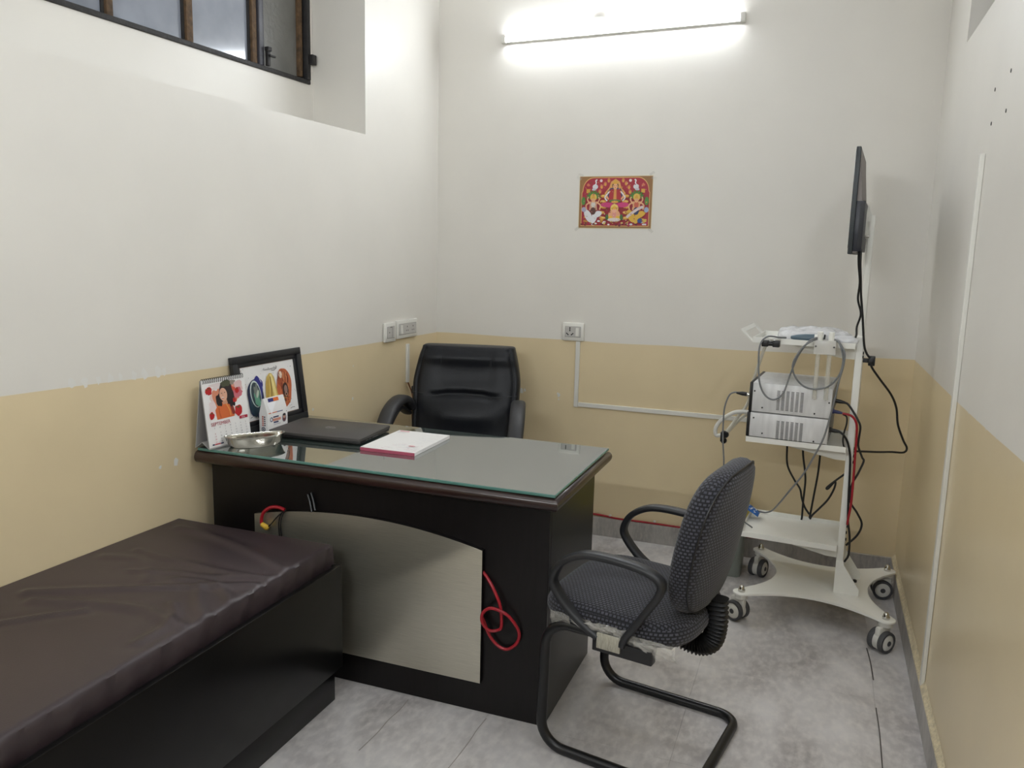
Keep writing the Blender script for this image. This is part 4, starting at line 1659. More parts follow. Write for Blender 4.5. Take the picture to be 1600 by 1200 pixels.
# local x = backwards (u), local y = -s
R0 = .0155
def arc(c, r, a0, a1, n, f):
    return [f(c[0] + r * math.cos(a0 + (a1 - a0) * k / n), c[1] + r * math.sin(a0 + (a1 - a0) * k / n)) for k in range(n + 1)]
path = []
sN, sF = .45, 0.0
near = lambda u, z: Vector((u, -sN, z))
far = lambda u, z: Vector((u, -sF, z))
path += [near(.34, .405), near(.20, .405)]
path += arc((.085, .325), .08, PI / 2, PI, 8, near)
path += [near(.003, .2)]
path += arc((.075, .0875), .075, PI, 3 * PI / 2, 8, near)
path += [near(.25, .0125)]
fl_ = lambda u, s_: Vector((u, -s_, .0125))
path += arc((.405, sN - .06), .06, PI / 2, 0, 8, fl_)
path += arc((.405, sF + .06), .06, 0, -PI / 2, 8, fl_)
path += [far(.25, .0125)]
path += arc((.075, .0875), .075, 3 * PI / 2, PI, 8, far)
path += [far(.003, .2)]
path += arc((.085, .325), .08, PI, PI / 2, 8, far)
path += [far(.20, .405), far(.34, .405)]
bm = NB()
sweep(bm, path, R0, R0 * .95, 12)
obj('tube_frame', bm, BLACKMET, vc, smooth=50)
for u in (.13, .29):
    bm = NB()
    box(bm, u, u + .03, -sN, -sF, .392, .406, .002)
    obj('seat_bar', bm, BLACKMET, vc)
bm = NB()
pillow(bm, .232, .232, .072, .03, 3.6, .012)
for v in bm.verts:                                  # waterfall front, slight dip to the rear
    if v.co.x < -.12:
        v.co.z -= .35 * ((-.12 - v.co.x) / .11) ** 2 * .05
    v.co.z -= .02 * (v.co.x + .1) / .3 * 0.5
xf(bm, Matrix.Translation((.195, -.243, .412)))
st = obj('seat', bm, FABRIC, vc, smooth=60)
uv_box(st.data)
bm = NB()
box(bm, .02, .38, -.43, -.055, .404, .416, .004)
obj('seat_pan', bm, BLACKPL, vc)
# backrest: cushion standing upright, gently curved and raked
bm = NB()
pillow(bm, .212, .215, .082, .036, 3.5, .014, under=.012)
MB_ = Matrix(((0, 0, 1, 0), (1, 0, 0, 0), (0, 1, 0, 0), (0, 0, 0, 1)))   # plan (x,y) -> (y,z), height -> x
xf(bm, MB_)
for v in bm.verts:
    tap = 1 - .10 * max(0, (v.co.z) / .215) ** 2 - .16 * max(0, -v.co.z / .215) ** 2
    v.co.y *= tap
    v.co.x -= .5 * v.co.y ** 2
    v.co.x += .18 * v.co.z
bko = obj('backrest', bm, FABRIC, vc, loc=(.385, -.235, .684), rot=(0, 0, math.radians(-1)), smooth=60)
uv_box(bko.data)
bm = NB()
ringp = []
for k in range(64):
    a = 2 * PI * k / 64
    c, s = math.cos(a), math.sin(a)
    y = math.copysign(abs(c) ** (2 / 3.5), c) * .2135
    z = math.copysign(abs(s) ** (2 / 3.5), s) * .2165
    y *= 1 - .10 * max(0, z / .215) ** 2 - .16 * max(0, -z / .215) ** 2
    ringp.append(Vector((.068 - .5 * y * y + .18 * z, y * .960, z * .960)))
sweep(bm, ringp, .003, seg=6, closed=True)
obj('edge_seam', bm, BLACKPL, bko)
# armrests
AP = [(.185, .412), (.150, .430), (.094, .468), (.048, .520), (.040, .555), (.064, .600), (.115, .632), (.170, .642), (.250, .640), (.318, .630), (.356, .608), (.352, .572), (.318, .515), (.285, .462), (.262, .425), (.258, .405)]
for yy, nm in ((-.478, 'arm'), (.026, 'arm')):
    bm = NB()
    P = smooth_path([(u, yy, z) for u, z in AP], 6)
    sweep(bm, P, .019, .0105, 14, up=(0, 1, 0), power=.6)
    obj('armrest', bm, BLACKPL2, vc, smooth=50)
    bm = NB()
    box(bm, .17, .345, yy - .010, yy + .022 if yy < 0 else yy + .010, .372, .412, .003)
    obj('arm_bracket', bm, BLACKPL, vc)
    bm = NB()
    box(bm, .185, .255, yy - .016, yy - .009, .385, .43, .002)
    if yy < 0:
        obj('tape_wrap', bm, mat('clear_parcel_tape', srgb(196, 192, 176), .2, alpha=.75, var=.2, vscale=60, stretch=(6, 1, 1)), vc)
    else:
        bm.free()
# bellows spine
BPp = smooth_path([(.29, -.235, .374), (.335, -.235, .354), (.390, -.235, .344), (.430, -.236, .364), (.443, -.238, .42), (.441, -.240, .50)], 24)
bm = NB()
nB = len(BPp)
sweep(bm, BPp, .0225, .028, 16, up=(0, 1, 0), power=.7, radf=lambda f: 1.0 + .10 * math.cos(f * 2 * PI * 30) * 1.5)
obj('bellows_spine', bm, CABLEBLK, vc, smooth=30)
# crumpled plastic film left on the seat edge
def film(u0, u1, zt, zb, y0, seed, name='plastic_film'):
    bm = NB()
    rr = random.Random(seed)
    rows = []
    nu, nv = 26, 8
    for i in range(nu + 1):
        u = u0 + (u1 - u0) * i / nu
        row = []
        for k in range(nv + 1):
            f = k / nv
            z = zt + (zb - zt) * f + .006 * math.sin(u * 70 + seed) * f
            n = mnoise.noise(Vector((u * 38, f * 5, seed)))
            row.append(bm.verts.new((u, y0 - .006 * abs(n) * 2.2 - .004 * math.sin(f * PI) + .018 * f * f, z + .004 * n)))
        rows.append(row)
    for a, b in zip(rows[:-1], rows[1:]):
        for k in range(nv):
            bm.faces.new((a[k], a[k + 1], b[k + 1], b[k]))
    obj(name, bm, PLASTIC, vc, smooth=0)
film(.10, .27, .452, .415, -.480, 1)
film(.23, .405, .440, .392, -.476, 2)
film(.028, .09, .446, .402, -.466, 3)
film(.12, .24, .449, .418, -.483, 4)
film(.29, .40, .430, .390, -.482, 5)

# ================================================================== TROLLEY
AT = math.radians(-4.2)
OT = Vector((2.024, -.503, 0))
tr = thing('equipment_trolley', 'white steel equipment trolley on four castors in the right corner', 'trolley', OT, AT)
# base plate: star with concave sides
def qb(p0, c, p1, n=14):
    out = []
    for k in range(1, n):
        t_ = k / n
        out.append(((1 - t_) ** 2 * p0[0] + 2 * t_ * (1 - t_) * c[0] + t_ * t_ * p1[0], (1 - t_) ** 2 * p0[1] + 2 * t_ * (1 - t_) * c[1] + t_ * t_ * p1[1]))
    return out
B = .266
corners = []
outline = []
mids = {'f': (0, -.20), 'r': (.195, 0), 'b': (0, .19), 'l': (-.165, 0)}
rc_ = .034
order = [((-B, -B), PI, 3 * PI / 2 + .3, 'f'), ((B, -B), 3 * PI / 2 - .3, 2 * PI + .2, 'r'), ((B, B), -.2, PI / 2 + .3, 'b'), ((-B, B), PI / 2 - .3, PI + .2, 'l')]
arcs = []
for (cx, cy), a0, a1, _ in [((-B, -B), PI - .45, 3 * PI / 2 + .25, 0), ((B, -B), 3 * PI / 2 - .25, 2 * PI + .45, 0), ((B, B), -.45, PI / 2 + .25, 0), ((-B, B), PI / 2 - .25, PI + .45, 0)]:
    arcs.append([(cx + rc_ * math.cos(a0 + (a1 - a0) * k / 12), cy + rc_ * math.sin(a0 + (a1 - a0) * k / 12)) for k in range(13)])
ms = [mids['f'], mids['r'], mids['b'], mids['l']]
for k in range(4):
    outline += arcs[k]
    p0, p1 = arcs[k][-1], arcs[(k + 1) % 4][0]
    mm_ = ms[k]
    c = (2 * mm_[0] - .5 * (p0[0] + p1[0]), 2 * mm_[1] - .5 * (p0[1] + p1[1]))
    outline += qb(p0, c, p1)
bm = NB()
prism(bm, outline, .116, .124, 'z', .0015)
obj('base_plate', bm, CARTW, tr, smooth=30)
# castors
for (cx, cy), ca in (((-B, -B), 2.67), ((B, -B), -2.21), ((B, B), PI + .2), ((-B, B), -1.88)):
    cs_ = bpy.data.objects.new('castor', None)
    COL.objects.link(cs_)
    cs_.empty_display_size = .03
    cs_.parent = tr
    cs_.location = (cx, cy, 0)
    cs_.rotation_euler = (0, 0, ca)
    bm = NB()
    lathe(bm, [(0, .114), (.026, .114), (.026, .098), (.020, .094), (0, .094)], seg=20)
    sweep(bm, smooth_path([(-.018, 0, .096), (-.002, 0, .094), (.022, 0, .075), (.036, 0, .05), (.034, 0, .03)], 6), .008, .011, 10, up=(0, 1, 0), power=.7)
    box(bm, -.020, .044, -.0122, .0122, .034, .098, .008)
    cyl(bm, (.016, -.0122, .042), (.016, .0122, .042), .036, seg=28)
    obj('fork', bm, HUBW, cs_)
    for e in (-1, 1):
        bm = NB()
        y0, y1 = .0125 * e, .032 * e
        lathe(bm, [(.03, 0), (.040, 0), (.042, .004), (.042, .015), (.040, .0195), (.032, .0195), (.031, .016), (.03, .016)], (0, e, 0), (.016, y0, .042), 28)
        obj('tyre', bm, TYRE, cs_)
        bm = NB()
        lathe(bm, [(0, .0), (.031, .0), (.031, .017), (.026, .021), (.012, .0225), (0, .0225)], (0, e, 0), (.016, y0, .042), 24)
        obj('hub', bm, HUBW, cs_)
        bm = NB()
        lathe(bm, [(0, .022), (.011, .022), (.009, .0245), (0, .0245)], (0, e, 0), (.016, y0, .042), 16)
        obj('axle_cap', bm, TYRE, cs_)
    bm = NB()
    lathe(bm, [(.0, .124), (.014, .124), (.014, .132), (.0115, .134), (.010, .143), (.006, .149), (0, .151)], seg=14)
    obj('dome_nut', bm, CHROME, cs_)
# post
PXL, PXR = .069, .095
post = obj('column', bx(PXL, PXR, -.096, .094, .124, 1.163, .002), CARTW, tr)
for yy in (-.096, .091):
    bm = NB()
    prism(bm, [(PXL, .124), (.163, .124), (.163, .150), (PXR + .003, .245), (PXR + .003, .26), (PXL, .26)], yy - .0015, yy + .0035, 'y')
    obj('foot_gusset', bm, CARTW, tr, smooth=0)
bm = NB()
box(bm, PXR, .163, -.094, .092, .124, .130, .001)
obj('foot_flange', bm, CARTW, tr)
for yy in (-.045, .045):
    bm = NB()
    lathe(bm, [(0, .130), (.009, .130), (.009, .137), (.005, .140), (0, .140)], origin=(.143, yy, 0), seg=12)
    obj('flange_bolt', bm, BLACKMET, tr)
bm = NB()
for z in (.345, .374, .40, .432, .665, .69, .72, 1.085, 1.10):
    for yy in (-.072,):
        cyl(bm, (PXR - .001, yy, z), (PXR + .004, yy, z), .006, seg=10)
obj('column_bolts', bm, BLACKMET, tr)
obj('upper_column', bx(PXL + .003, PXR - .002, -.030, .030, 1.163, 1.625, .002), CARTW, tr)
bm = NB()
box(bm, PXL - .002, PXL + .003, -.026, .026, 1.40, 1.60, .001)
obj('slide_rail', bm, CARTW, tr)
# shelves: folded trays
SX0, SX1, SY = -.306, .069, .166
for zt, hb in ((.342, .022), (.742, .022), (1.144, .022)):
    bm = NB()
    zb_ = zt - hb
    box(bm, SX0, SX1, -SY, SY, zb_, zb_ + .004)
    box(bm, SX0, SX1, -SY - .002, -SY + .001, zb_, zt, .0006, 1)
    box(bm, SX0, SX1, SY - .001, SY + .002, zb_, zt, .0006, 1)
    box(bm, SX0 - .002, SX0 + .001, -SY, SY, zb_, zt, .0006, 1)
    sh = obj('shelf_tray', bm, CARTW, tr, smooth=0)
    for yy in (-.10, .10):
        bm = NB()
        prism(bm, [(-.17, zb_), (-.15, zb_ - .014), (.03, zb_ - .046), (SX1, zb_ - .046), (SX1, zb_)], yy - .002, yy + .002, 'y')
        obj('shelf_bracket', bm, CARTW, sh, smooth=0)
# pull handle turned up at the left end of the top tray
bm = NB()
hl, hz0 = SX0, 1.122
for (y0, y1, f0, f1) in ((-SY, -SY + .030, 0, 1), (SY - .030, SY, 0, 1), (-SY + .03, SY - .03, .74, 1), (-SY + .03, SY - .03, 0, .16)):
    def hp(f, y, o):
        return Vector((hl - .052 * f, y, hz0 + .050 * f)) + Vector((.69, 0, .72)) * o
    v = [bm.verts.new(hp(f, y, o)) for o in (0, .004) for f, y in ((f0, y0), (f1, y0), (f1, y1), (f0, y1))]
    for q in ((0, 1, 2, 3), (7, 6, 5, 4), (0, 4, 5, 1), (1, 5, 6, 2), (2, 6, 7, 3), (3, 7, 4, 0)):
        bm.faces.new([v[i] for i in q])
obj('pull_handle', bm, CARTW, tr, smooth=0)


def T3(x, y, z):
    """trolley coordinates to world"""
    c, s = math.cos(AT), math.sin(AT)
    return Vector((OT.x + c * x - s * y, OT.y + s * x + c * y, z))


# monitor
mo = thing('monitor', 'black flat monitor seen edge-on on the trolley column', 'monitor', T3(.016, 0, 1.48), AT)
bm = NB()
box(bm, 0, .016, -.262, .262, -.004, .375, .003)
obj('panel', bm, MONSIDE, mo)
bm = NB()
box(bm, -.0012, .0002, -.252, .252, .018, .366)
obj('screen', bm, SCREEN, mo)
bm = NB()
prism(bm, [(.016, .0), (.030, .002), (.040, .02), (.040, .18), (.030, .195), (.016, .37)], -.255, .255, 'y', .002)
obj('back_cover', bm, MONBACK, mo, smooth=25)
bm = NB()
box(bm, .014, .046, -.2575, .2575, .006, .186, .004)
hs = obj('ribbed_housing', bm, NAVY, mo)
bm = NB()
for k in range(6):
    box(bm, .0305 + .0025 * k, .0318 + .0025 * k, -.2598, -.2565, .02, .18)
obj('housing_ribs', bm, LAPDARK, hs)['kind'] = 'stuff'
bm = NB()
box(bm, .046, .0505, -.05, .05, .06, .16, .001)
box(bm, .0495, .0508, -.022, .022, .075, .145)
obj('mount_plate', bm, CARTW, mo)
bm = NB()
prism(bm, [(.046, .155), (.05, .19), (.055, .17), (.064, .15), (.064, .12), (.046, .12)], -.052, -.049, 'y')
prism(bm, [(.046, .155), (.05, .19), (.055, .17), (.064, .15), (.064, .12), (.046, .12)], .049, .052, 'y')
obj('mount_cheeks', bm, CARTW, mo, smooth=0)
bm = NB()
cyl(bm, (.046, -.056, .064), (.062, -.056, .064), .006, seg=12)
cyl(bm, (.046, .056, .064), (.062, .056, .064), .006, seg=12)
obj('mount_screws', bm, CHROME, mo)

# two processor units
def unit(name, label, z0, h, x0, x1, vent, screws, bez_low):
    t = thing(name, label, 'medical unit', T3(0, 0, z0), AT)
    bm = NB()
    box(bm, x0 + .012, x1, -.170, .172, .002, h, .002)
    obj('case', bm, ALU, t)
    bm = NB()
    box(bm, x0, x0 + .012, -.173, .174, .001, h + .001, .003)
    obj('front_bezel', bm, BLACKPL, t)
    bm = NB()
    vx0, vx1, vz0, vz1 = vent
    nc, nr = 6, 15
    for i in range(nc):
        for k in range(nr):
            cx_ = vx0 + (vx1 - vx0) * (i + .5) / nc
            cz_ = vz0 + (vz1 - vz0) * (k + .5) / nr
            box(bm, cx_ - .0056, cx_ + .0056, -.1706, -.1698, cz_ - .00115, cz_ + .00115)
    obj('vent_slots', bm, HOLE, t)['kind'] = 'stuff'
    for sx, sz in screws:
        bm = NB()
        cyl(bm, (sx, -.1695, sz), (sx, -.1725, sz), .0032, seg=10)
        obj('case_screw', bm, BLACKPL, t)
    bm = NB()
    box(bm, x1, x1 + .002, -.15, .15, .012, h - .012)
    obj('rear_panel', bm, mat('rear_panel_grey', srgb(150, 150, 148), .5), t)
    return t


unit('processor_unit', 'lower white vented equipment box on the trolley middle shelf', .743, .099, -.308, .000, (-.196, -.090, .000, .076),
     [(-.282, .078), (-.007, .060), (-.245, .018), (-.05, .008)], 0)
unit('processor_unit', 'upper white vented equipment box stacked on its twin on the trolley', .845, .119, -.305, .004, (-.202, -.096, .015, .095),
     [(-.285, .085), (-.005, .064), (-.252, .020), (-.055, .016)], 0)
bm = NB()
for x in (-.28, -.03):
    for y in (-.14, .14):
        cyl(bm, T3(x, y, .842), T3(x, y, .847), .008, seg=10)
bm.free()

# acrylic scope holder clipped to the tray edge
ho = thing('scope_holder', 'clear acrylic holder with two white caps and long tubes on trolley edge', 'holder', T3(0, 0, 0), AT)
bm = NB()
box(bm, -.074, .003, -.206, -.201, 1.098, 1.148, .001)
box(bm, -.074, .003, -.206, -.150, 1.146, 1.151, .001)
obj('mount_plate', bm, FROST, ho)
for cx_ in (-.057, -.016):
    bm = NB()
    lathe(bm, [(.0105, 1.148), (.0105, 1.182), (.009, 1.183), (.008, 1.182), (.008, 1.150)], origin=(cx_, -.188, 0), seg=20)
    obj('white_cap', bm, CARTW, ho)
    bm = NB()
    lathe(bm, [(.0085, 1.146), (.0085, .922), (0, .918), (0, .920), (.0072, .924), (.0072, 1.146)], origin=(cx_ - .002, -.188, 0), seg=18)
    obj('clear_tube', bm, ACRYL, ho)
for cx_ in (-.068, -.003):
    bm = NB()
    cyl(bm, (cx_, -.2055, 1.128), (cx_, -.210, 1.128), .0035, seg=10)
    obj('plate_screw', bm, TYRE, ho)

# bag with the endoscope handpiece on the tray
bg = thing('plastic_bag', 'crumpled translucent plastic bag lying on the trolley top tray', 'plastic bag', T3(-.088, -.02, 1.127), AT)
bm = NB()
pillow(bm, .142, .115, .042, .02, 2.6, .018, seg=64, tops=16)
for v in bm.verts:
    n = mnoise.noise(v.co * 22) * .012 + mnoise.noise(v.co * 60) * .004
    if v.co.z > .006:
        v.co.z += n
    v.co.x += .010 * mnoise.noise(Vector((v.co.x * 9, v.co.y * 9, 3)))
    v.co.y += .006 * mnoise.noise(Vector((v.co.x * 14, v.co.y * 14, 8)))
    v.co.z = max(v.co.z, .0005)
obj('bag_film', bm, BAG, bg, smooth=25)
hp_ = thing('scope_handpiece', 'slate blue endoscope handpiece inside the plastic bag on trolley', 'handpiece', T3(-.115, -.135, 1.150), AT + .03)
bm = NB()
lathe(bm, [(0, -.055), (.006, -.052), (.012, -.03), (.016, 0), (.017, .03), (.017, .034)], (1, 0, 0), (0, 0, 0), 18)
obj('handle', bm, mat('slate_blue_plastic', srgb(84, 104, 116), .35), hp_)
bm = NB()
lathe(bm, [(.0165, .034), (.0165, .05), (.014, .052), (.014, .06), (.0165, .062), (.0165, .07), (0, .07)], (1, 0, 0), (0, 0, 0), 18)
obj('collar', bm, CARTW, hp_)
bm = NB()
lathe(bm, [(.0175, .068), (.0185, .069), (.0185, .074), (.0, .074)], (1, 0, 0), (0, 0, 0), 18)
obj('seal_ring', bm, BLACKPL, hp_)
# folded sleeve next to the column
fs_ = thing('white_sleeve', 'folded white plastic sleeve beside the column on the top tray', 'sleeve', T3(.030, -.13, 1.137), AT)
bm = NB()
pillow(bm, .048, .022, .026, .012, 2.4, .006, seg=40)
for v in bm.verts:
    v.co.z += .006 * mnoise.noise(v.co * 40)
    v.co.z = max(v.co.z, .0)
obj('sleeve_film', bm, BAG, fs_, smooth=30)

# black camera clamp on tray edge
kc = thing('camera_clamp', 'black clip holding the grey cable on the tray front edge', 'clamp', T3(-.236, -.186, 1.112), AT)
bm = NB()
box(bm, -.033, -.008, -.012, .018, 0, .024, .003)
obj('clip_jaw', bm, BLACKPL, kc)
bm = NB()
box(bm, .008, .034, -.012, .018, 0, .025, .003)
obj('clip_jaw', bm, BLACKPL, kc)
bm = NB()
cyl(bm, (-.009, 0, .012), (.009, 0, .012), .009, seg=12)
obj('clip_screw', bm, LAPDARK, kc)
bm = NB()
box(bm, -.002, .034, -.006, .012, .025, .030, .002)
obj('clip_lever', bm, CHROME, kc)

tc_ = lambda pts: [T3(*p) for p in pts]
cable('grey_camera_cable', 'thin grey camera cable hanging in a deep loop from the tray clip',
      tc_([(-.185, -.15, 1.148), (-.205, -.18, 1.150), (-.249, -.200, 1.152), (-.273, -.205, 1.116), (-.273, -.205, 1.036), (-.262, -.205, .962), (-.237, -.205, .919), (-.204, -.205, .908), (-.173, -.205, .936), (-.152, -.207, 1.012), (-.131, -.21, 1.081), (-.099, -.212, 1.139), (-.074, -.210, 1.158), (-.06, -.16, 1.157)]), .0035, CABLEGREY)
cable('grey_light_cable', 'thin grey cable coiled in a round loop in front of the boxes',
      tc_([(-.05, -.15, 1.155), (-.078, -.213, 1.150), (-.113, -.22, 1.122), (-.141, -.221, 1.069), (-.143, -.215, 1.03), (-.124, -.208, .992), (-.096, -.205, .969), (-.059, -.205, .963), (-.018, -.205, .974), (.010, -.205, 1.001), (.028, -.205, 1.039), (.032, -.205, 1.088), (.020, -.205, 1.131), (.003, -.18, 1.153), (-.02, -.15, 1.150)]), .0035, CABLEGREY)
cable('grey_long_cable', 'long grey cable trailing from the top tray down to the bottom shelf',
      tc_([(.000, -.15, 1.150), (.012, -.19, 1.147), (.035, -.213, 1.112), (.036, -.213, 1.066), (.026, -.213, 1.010), (.018, -.21, .949), (.004, -.208, .858), (-.012, -.206, .777), (-.034, -.21, .717), (-.072, -.205, .629), (-.125, -.19, .54), (-.160, -.13, .475), (-.195, -.04, .412), (-.230, .04, .372), (-.262, .08, .360), (-.285, .085, .362)]), .0035, CABLEGREY)
cable('grey_side_cable', 'grey cable curving from left side plug and hanging down',
      tc_([(-.350, -.1, .904), (-.374, -.1, .905), (-.396, -.1, .889), (-.411, -.1, .835), (-.412, -.1, .76), (-.409, -.1, .70), (-.400, -.1, .62), (-.393, -.1, .55), (-.36, -.09, .45), (-.31, -.08, .365), (-.27, -.06, .328)]), .0032, CABLEGREY)
t = thing('cable_plug', 'black tapered plug with silver tip in left side of upper box', 'plug', T3(-.305, -.1, .901), AT)
bm = NB()
lathe(bm, [(0, -.002), (.0075, -.002), (.0075, .020), (0, .020)], (-1, 0, 0), (0, 0, 0), 14)
obj('metal_tip', bm, CHROME, t)
bm = NB()
lathe(bm, [(0, .019), (.0085, .019), (.0085, .038), (.004, .062), (0, .063)], (-1, 0, .05), (0, 0, 0), 14)
obj('boot', bm, BLACKPL, t)
cable('white_light_guide', 'thick white light guide looping out from left of lower box',
      tc_([(-.312, -.05, .818), (-.345, -.05, .818), (-.384, -.05, .808), (-.430, -.05, .772), (-.451, -.05, .735), (-.446, -.05, .706), (-.420, -.05, .710)]), .0085, CABLEWHITE)
cable('clear_hanging_tube', 'pale translucent tube hanging from top tray to the black clip',
      tc_([(-.270, .0, 1.128), (-.285, .0, 1.075), (-.305, .0, .998), (-.323, .0, .917), (-.336, .0, .842), (-.368, -.02, .788), (-.40, -.04, .735), (-.418, -.05, .712)]), .0065, mat('pale_translucent_tube', srgb(226, 222, 208), .25, alpha=.7))
cable('clear_hanging_tube', 'second pale tube looping up from the black clip behind the white guide',
      tc_([(-.330, .03, .80), (-.36, .02, .775), (-.385, .0, .745), (-.405, -.03, .718), (-.416, -.05, .708)]), .0065, mat('pale_translucent_tube', srgb(226, 222, 208), .25, alpha=.7))
t = thing('cable_clip', 'black double clip gripping the white guide and grey cable left of trolley', 'clip', T3(-.411, -.1, .705), AT)
bm = NB()
lathe(bm, [(0, -.012), (.011, -.012), (.013, -.006), (.013, .006), (.011, .012), (0, .012)], (0, 1, 0), (.006, .035, .010), 16)
obj('upper_ring', bm, BLACKPL, t)
bm = NB()
lathe(bm, [(0, -.012), (.010, -.012), (.012, -.006), (.012, .006), (.010, .012), (0, .012)], (0, 1, 0), (0, .035, -.016), 16)
obj('lower_ring', bm, BLACKPL, t)
bm = NB()
box(bm, -.010, .004, .0, .045, -.014, .026, .002)
obj('clip_body', bm, BLACKPL, t)
# power plug on the column
t = thing('power_adapter', 'square black power adapter plugged in right of the trolley column', 'adapter', T3(.097, -.075, 1.055), AT)
bm = NB()
box(bm, .020, .044, -.022, .014, 0, .036, .003)
obj('adapter_body', bm, BLACKPL, t)
bm = NB()
box(bm, 0, .021, -.010, .006, .010, .026, .002)
obj('adapter_neck', bm, BLACKPL2, t)
cable('black_monitor_cord', 'black cord dropping from the monitor straight down to the adapter',
      tc_([(.060, -.235, 1.495), (.062, -.225, 1.44), (.067, -.18, 1.381), (.071, -.15, 1.331), (.084, -.13, 1.24), (.097, -.11, 1.14), (.108, -.102, 1.105), (.122, -.096, 1.085)]), .0042, CABLEBLK)
cable('black_monitor_cord', 'black cord from the monitor bending left onto the top tray',
      tc_([(.052, -.235, 1.495), (.056, -.22, 1.44), (.064, -.18, 1.375), (.062, -.14, 1.31), (.076, -.12, 1.254), (.066, -.11, 1.203), (.067, -.12, 1.17), (.055, -.13, 1.147), (.019, -.14, 1.137)]), .0038, CABLEBLK)
cable('black_wall_cord', 'black cord sweeping from the adapter towards the right wall and back',
      tc_([(.128, -.098, 1.070), (.132, -.098, 1.05), (.163, -.06, 1.003), (.209, -.01, .938), (.233, .03, .88), (.245, .05, .811), (.270, .08, .745), (.287, .10, .710), (.276, .09, .692), (.23, .05, .697), (.179, .0, .701), (.110, -.06, .708), (.099, -.08, .708)]), .0042, CABLEBLK)
def plug(label, name, p, L, mm, r=.009):
    t = thing(name, label, 'plug', T3(*p), AT)
    bm = NB()
    box(bm, 0, .010, -r, r, -r, r, .002)
    obj('plug_head', bm, mm, t)
    bm = NB()
    lathe(bm, [(0, .009), (r * .85, .009), (r * .8, L * .6), (r * .5, L), (0, L)], (1, 0, -.12), (0, 0, 0), 12)
    obj('strain_relief', bm, mm, t)
plug('black power plug at the rear of the upper box', 'power_plug', (.004, -.09, .908), .045, BLACKPL, .0095)
plug('dark blue video plug at the rear of the upper box', 'video_plug', (.004, -.13, .872), .040, BLUEPL, .0085)
plug('black power plug at the rear of the lower box', 'power_plug', (.000, -.13, .797), .042, BLACKPL, .0095)
cable('black_power_cord', 'black cord from the upper box plug bending down right of column',
      tc_([(.046, -.09, .903), (.060, -.09, .897), (.081, -.105, .873), (.102, -.112, .841), (.112, -.112, .815), (.110, -.108, .763), (.112, -.105, .735), (.128, -.10, .695), (.135, -.10, .68), (.121, -.105, .634), (.100, -.11, .578), (.101, -.11, .515), (.130, -.10, .468), (.150, -.09, .423), (.137, -.085, .373), (.100, -.085, .325)]), .0042, CABLEBLK)
cable('black_power_cord', 'black cord from the lower box plug hanging straight down the column',
      tc_([(.040, -.13, .792), (.052, -.13, .784), (.066, -.125, .765), (.077, -.118, .735), (.086, -.113, .69), (.090, -.111, .62), (.094, -.110, .52), (.099, -.110, .439), (.111, -.11, .367), (.113, -.11, .298), (.103, -.105, .268), (.1005, -.1, .262)]), .0042, CABLEBLK)
cable('red_trolley_cable', 'red cable running down the trolley column from the video plug',
      tc_([(.044, -.13, .866), (.062, -.128, .864), (.080, -.125, .857), (.094, -.122, .838), (.100, -.120, .812), (.102, -.118, .765), (.103, -.117, .70), (.105, -.117, .61), (.105, -.117, .506), (.100, -.116, .45), (.098, -.112, .42)]), .0045, CABLERED)
cable('black_thin_lead', 'thin black lead drooping behind the lower box to middle shelf',
      tc_([(.046, -.125, .862), (.060, -.122, .852), (.062, -.12, .825), (.056, -.12, .79), (.054, -.12, .762), (.058, -.118, .738), (.063, -.115, .728)]), .0032, CABLEBLK)
for lab, pts in (('leftmost black cord hanging from middle shelf to the lower tray', [(-.179, .175, .715), (-.179, .178, .631), (-.171, .175, .558), (-.138, .17, .499), (-.111, .165, .463), (-.100, .16, .424), (-.084, .15, .388), (-.062, .14, .362)]),
                 ('black cord hanging second from left under the middle shelf', [(-.112, .175, .715), (-.112, .178, .623), (-.098, .175, .545), (-.092, .172, .495), (-.093, .16, .414), (-.092, .15, .345), (-.093, .145, .330)]),
                 ('black cord hanging third from left under the middle shelf', [(-.042, .175, .715), (-.042, .178, .615), (-.044, .175, .536), (-.052, .165, .443), (-.058, .15, .372), (-.060, .14, .345)]),
                 ('black cord with a tied bundle hanging beside the column', [(.064, .14, .560), (.032, .14, .528), (-.001, .14, .492), (.004, .14, .487), (.029, .14, .522), (.028, .14, .492), (.008, .14, .441), (-.020, .14, .400), (-.050, .14, .360), (-.058, .135, .342)])):
    cable('black_hanging_cord', lab, tc_(pts), .0042, CABLEBLK)
# blue pouch at the end of the long grey cable, over the bottom shelf's left rim
bt = thing('blue_pouch', 'blue printed plastic pouch on left rim of the trolley bottom shelf', 'pouch', T3(-.293, .095, .345), AT)
bm = NB()
rows = []
for i in range(15):
    f = i / 14
    row = []
    for k in range(9):
        g = k / 8
        x = -.042 + .072 * f
        row.append((x, -.05 + .07 * g, .038 - .026 * f - .010 * f * f + .016 * math.sin(PI * g) * (1 - f * .4)))
    rows.append([bm.verts.new(q) for q in row])
low = [[bm.verts.new((v.co.x, v.co.y, v.co.z - .003 - .006 * math.sin(PI * j / 8))) for j, v in enumerate(r)] for r in rows]
for A_, fl2 in ((rows, False), (low, True)):
    for a, b in zip(A_[:-1], A_[1:]):
        for k in range(8):
            q = (a[k], a[k + 1], b[k + 1], b[k])
            bm.faces.new(q[::-1] if fl2 else q)
edge = [(rows[0][k], low[0][k]) for k in range(9)]
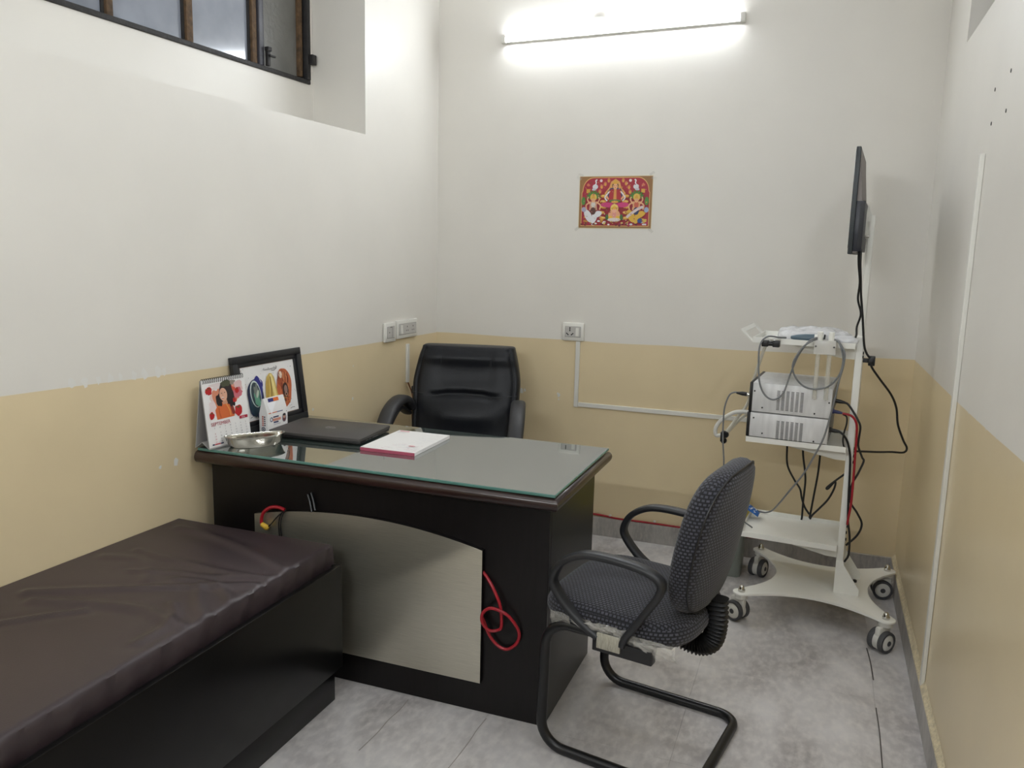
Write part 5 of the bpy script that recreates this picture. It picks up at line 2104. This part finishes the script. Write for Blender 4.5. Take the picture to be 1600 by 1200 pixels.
for E_ in ([(rows[0][k], low[0][k]) for k in range(9)], [(rows[-1][k], low[-1][k]) for k in range(9)], [(rows[i][0], low[i][0]) for i in range(15)], [(rows[i][8], low[i][8]) for i in range(15)]):
    for (a, b), (c, d) in zip(E_[:-1], E_[1:]):
        try:
            bm.faces.new((a, b, d, c))
        except ValueError:
            pass
obj('pouch_film', bm, BLUETAG, bt, smooth=60)
bm = NB()
rr = random.Random(4)
for k in range(26):
    x, y = rr.uniform(-.03, .02), rr.uniform(-.045, -.012)
    f = (x + .042) / .072
    g = (y + .05) / .07
    z = .038 - .026 * f - .010 * f * f + .016 * math.sin(PI * g) * (1 - f * .4)
    box(bm, x, x + .004, y, y + .0025, z - .0005, z + .0012)
o = obj('pouch_print', bm, PAPER, bt)
o['kind'] = 'stuff'

# waste bin behind the visitor chair
bn = thing('waste_bin', 'grey plastic bin with yellow liner behind the visitor chair', 'bin', (1.605, -.215, 0))
bm = NB()
def rring(h, z, r=.025):
    return [bm.verts.new((x, y, z)) for x, y in rrect(h, h * .9, r, 4)]
R_ = [rring(.092, 0), rring(.100, .255), rring(.104, .262), rring(.104, .272), rring(.098, .272), rring(.088, .006)]
for a, b in zip(R_[:-1], R_[1:]):
    for k in range(len(a)):
        bm.faces.new((a[k], a[(k + 1) % len(a)], b[(k + 1) % len(a)], b[k]))
bm.faces.new(R_[0][::-1])
bm.faces.new(R_[-1])
obj('bin_body', bm, BINGREY, bn, smooth=40)
bm = NB()
n = 60
lo, mid, hi = [], [], []
pts = rrect(.107, .0985, .025, 14)
for k, (x, y) in enumerate(pts):
    wv = .006 * math.sin(k * 1.3) + .004 * math.sin(k * 2.9)
    lo.append(bm.verts.new((x * 1.015, y * 1.015, .232 + wv * 1.5)))
    mid.append(bm.verts.new((x * 1.01, y * 1.01, .275)))
    hi.append(bm.verts.new((x * .97, y * .97, .345 + wv * 2.5)))
inn = [bm.verts.new((v.co.x * .93, v.co.y * .93, .27)) for v in hi]
for a, b in ((lo, mid), (mid, hi), (hi, inn)):
    for k in range(len(a)):
        bm.faces.new((a[k], a[(k + 1) % len(a)], b[(k + 1) % len(a)], b[k]))
obj('bin_liner', bm, YELLOW, bn, smooth=0)
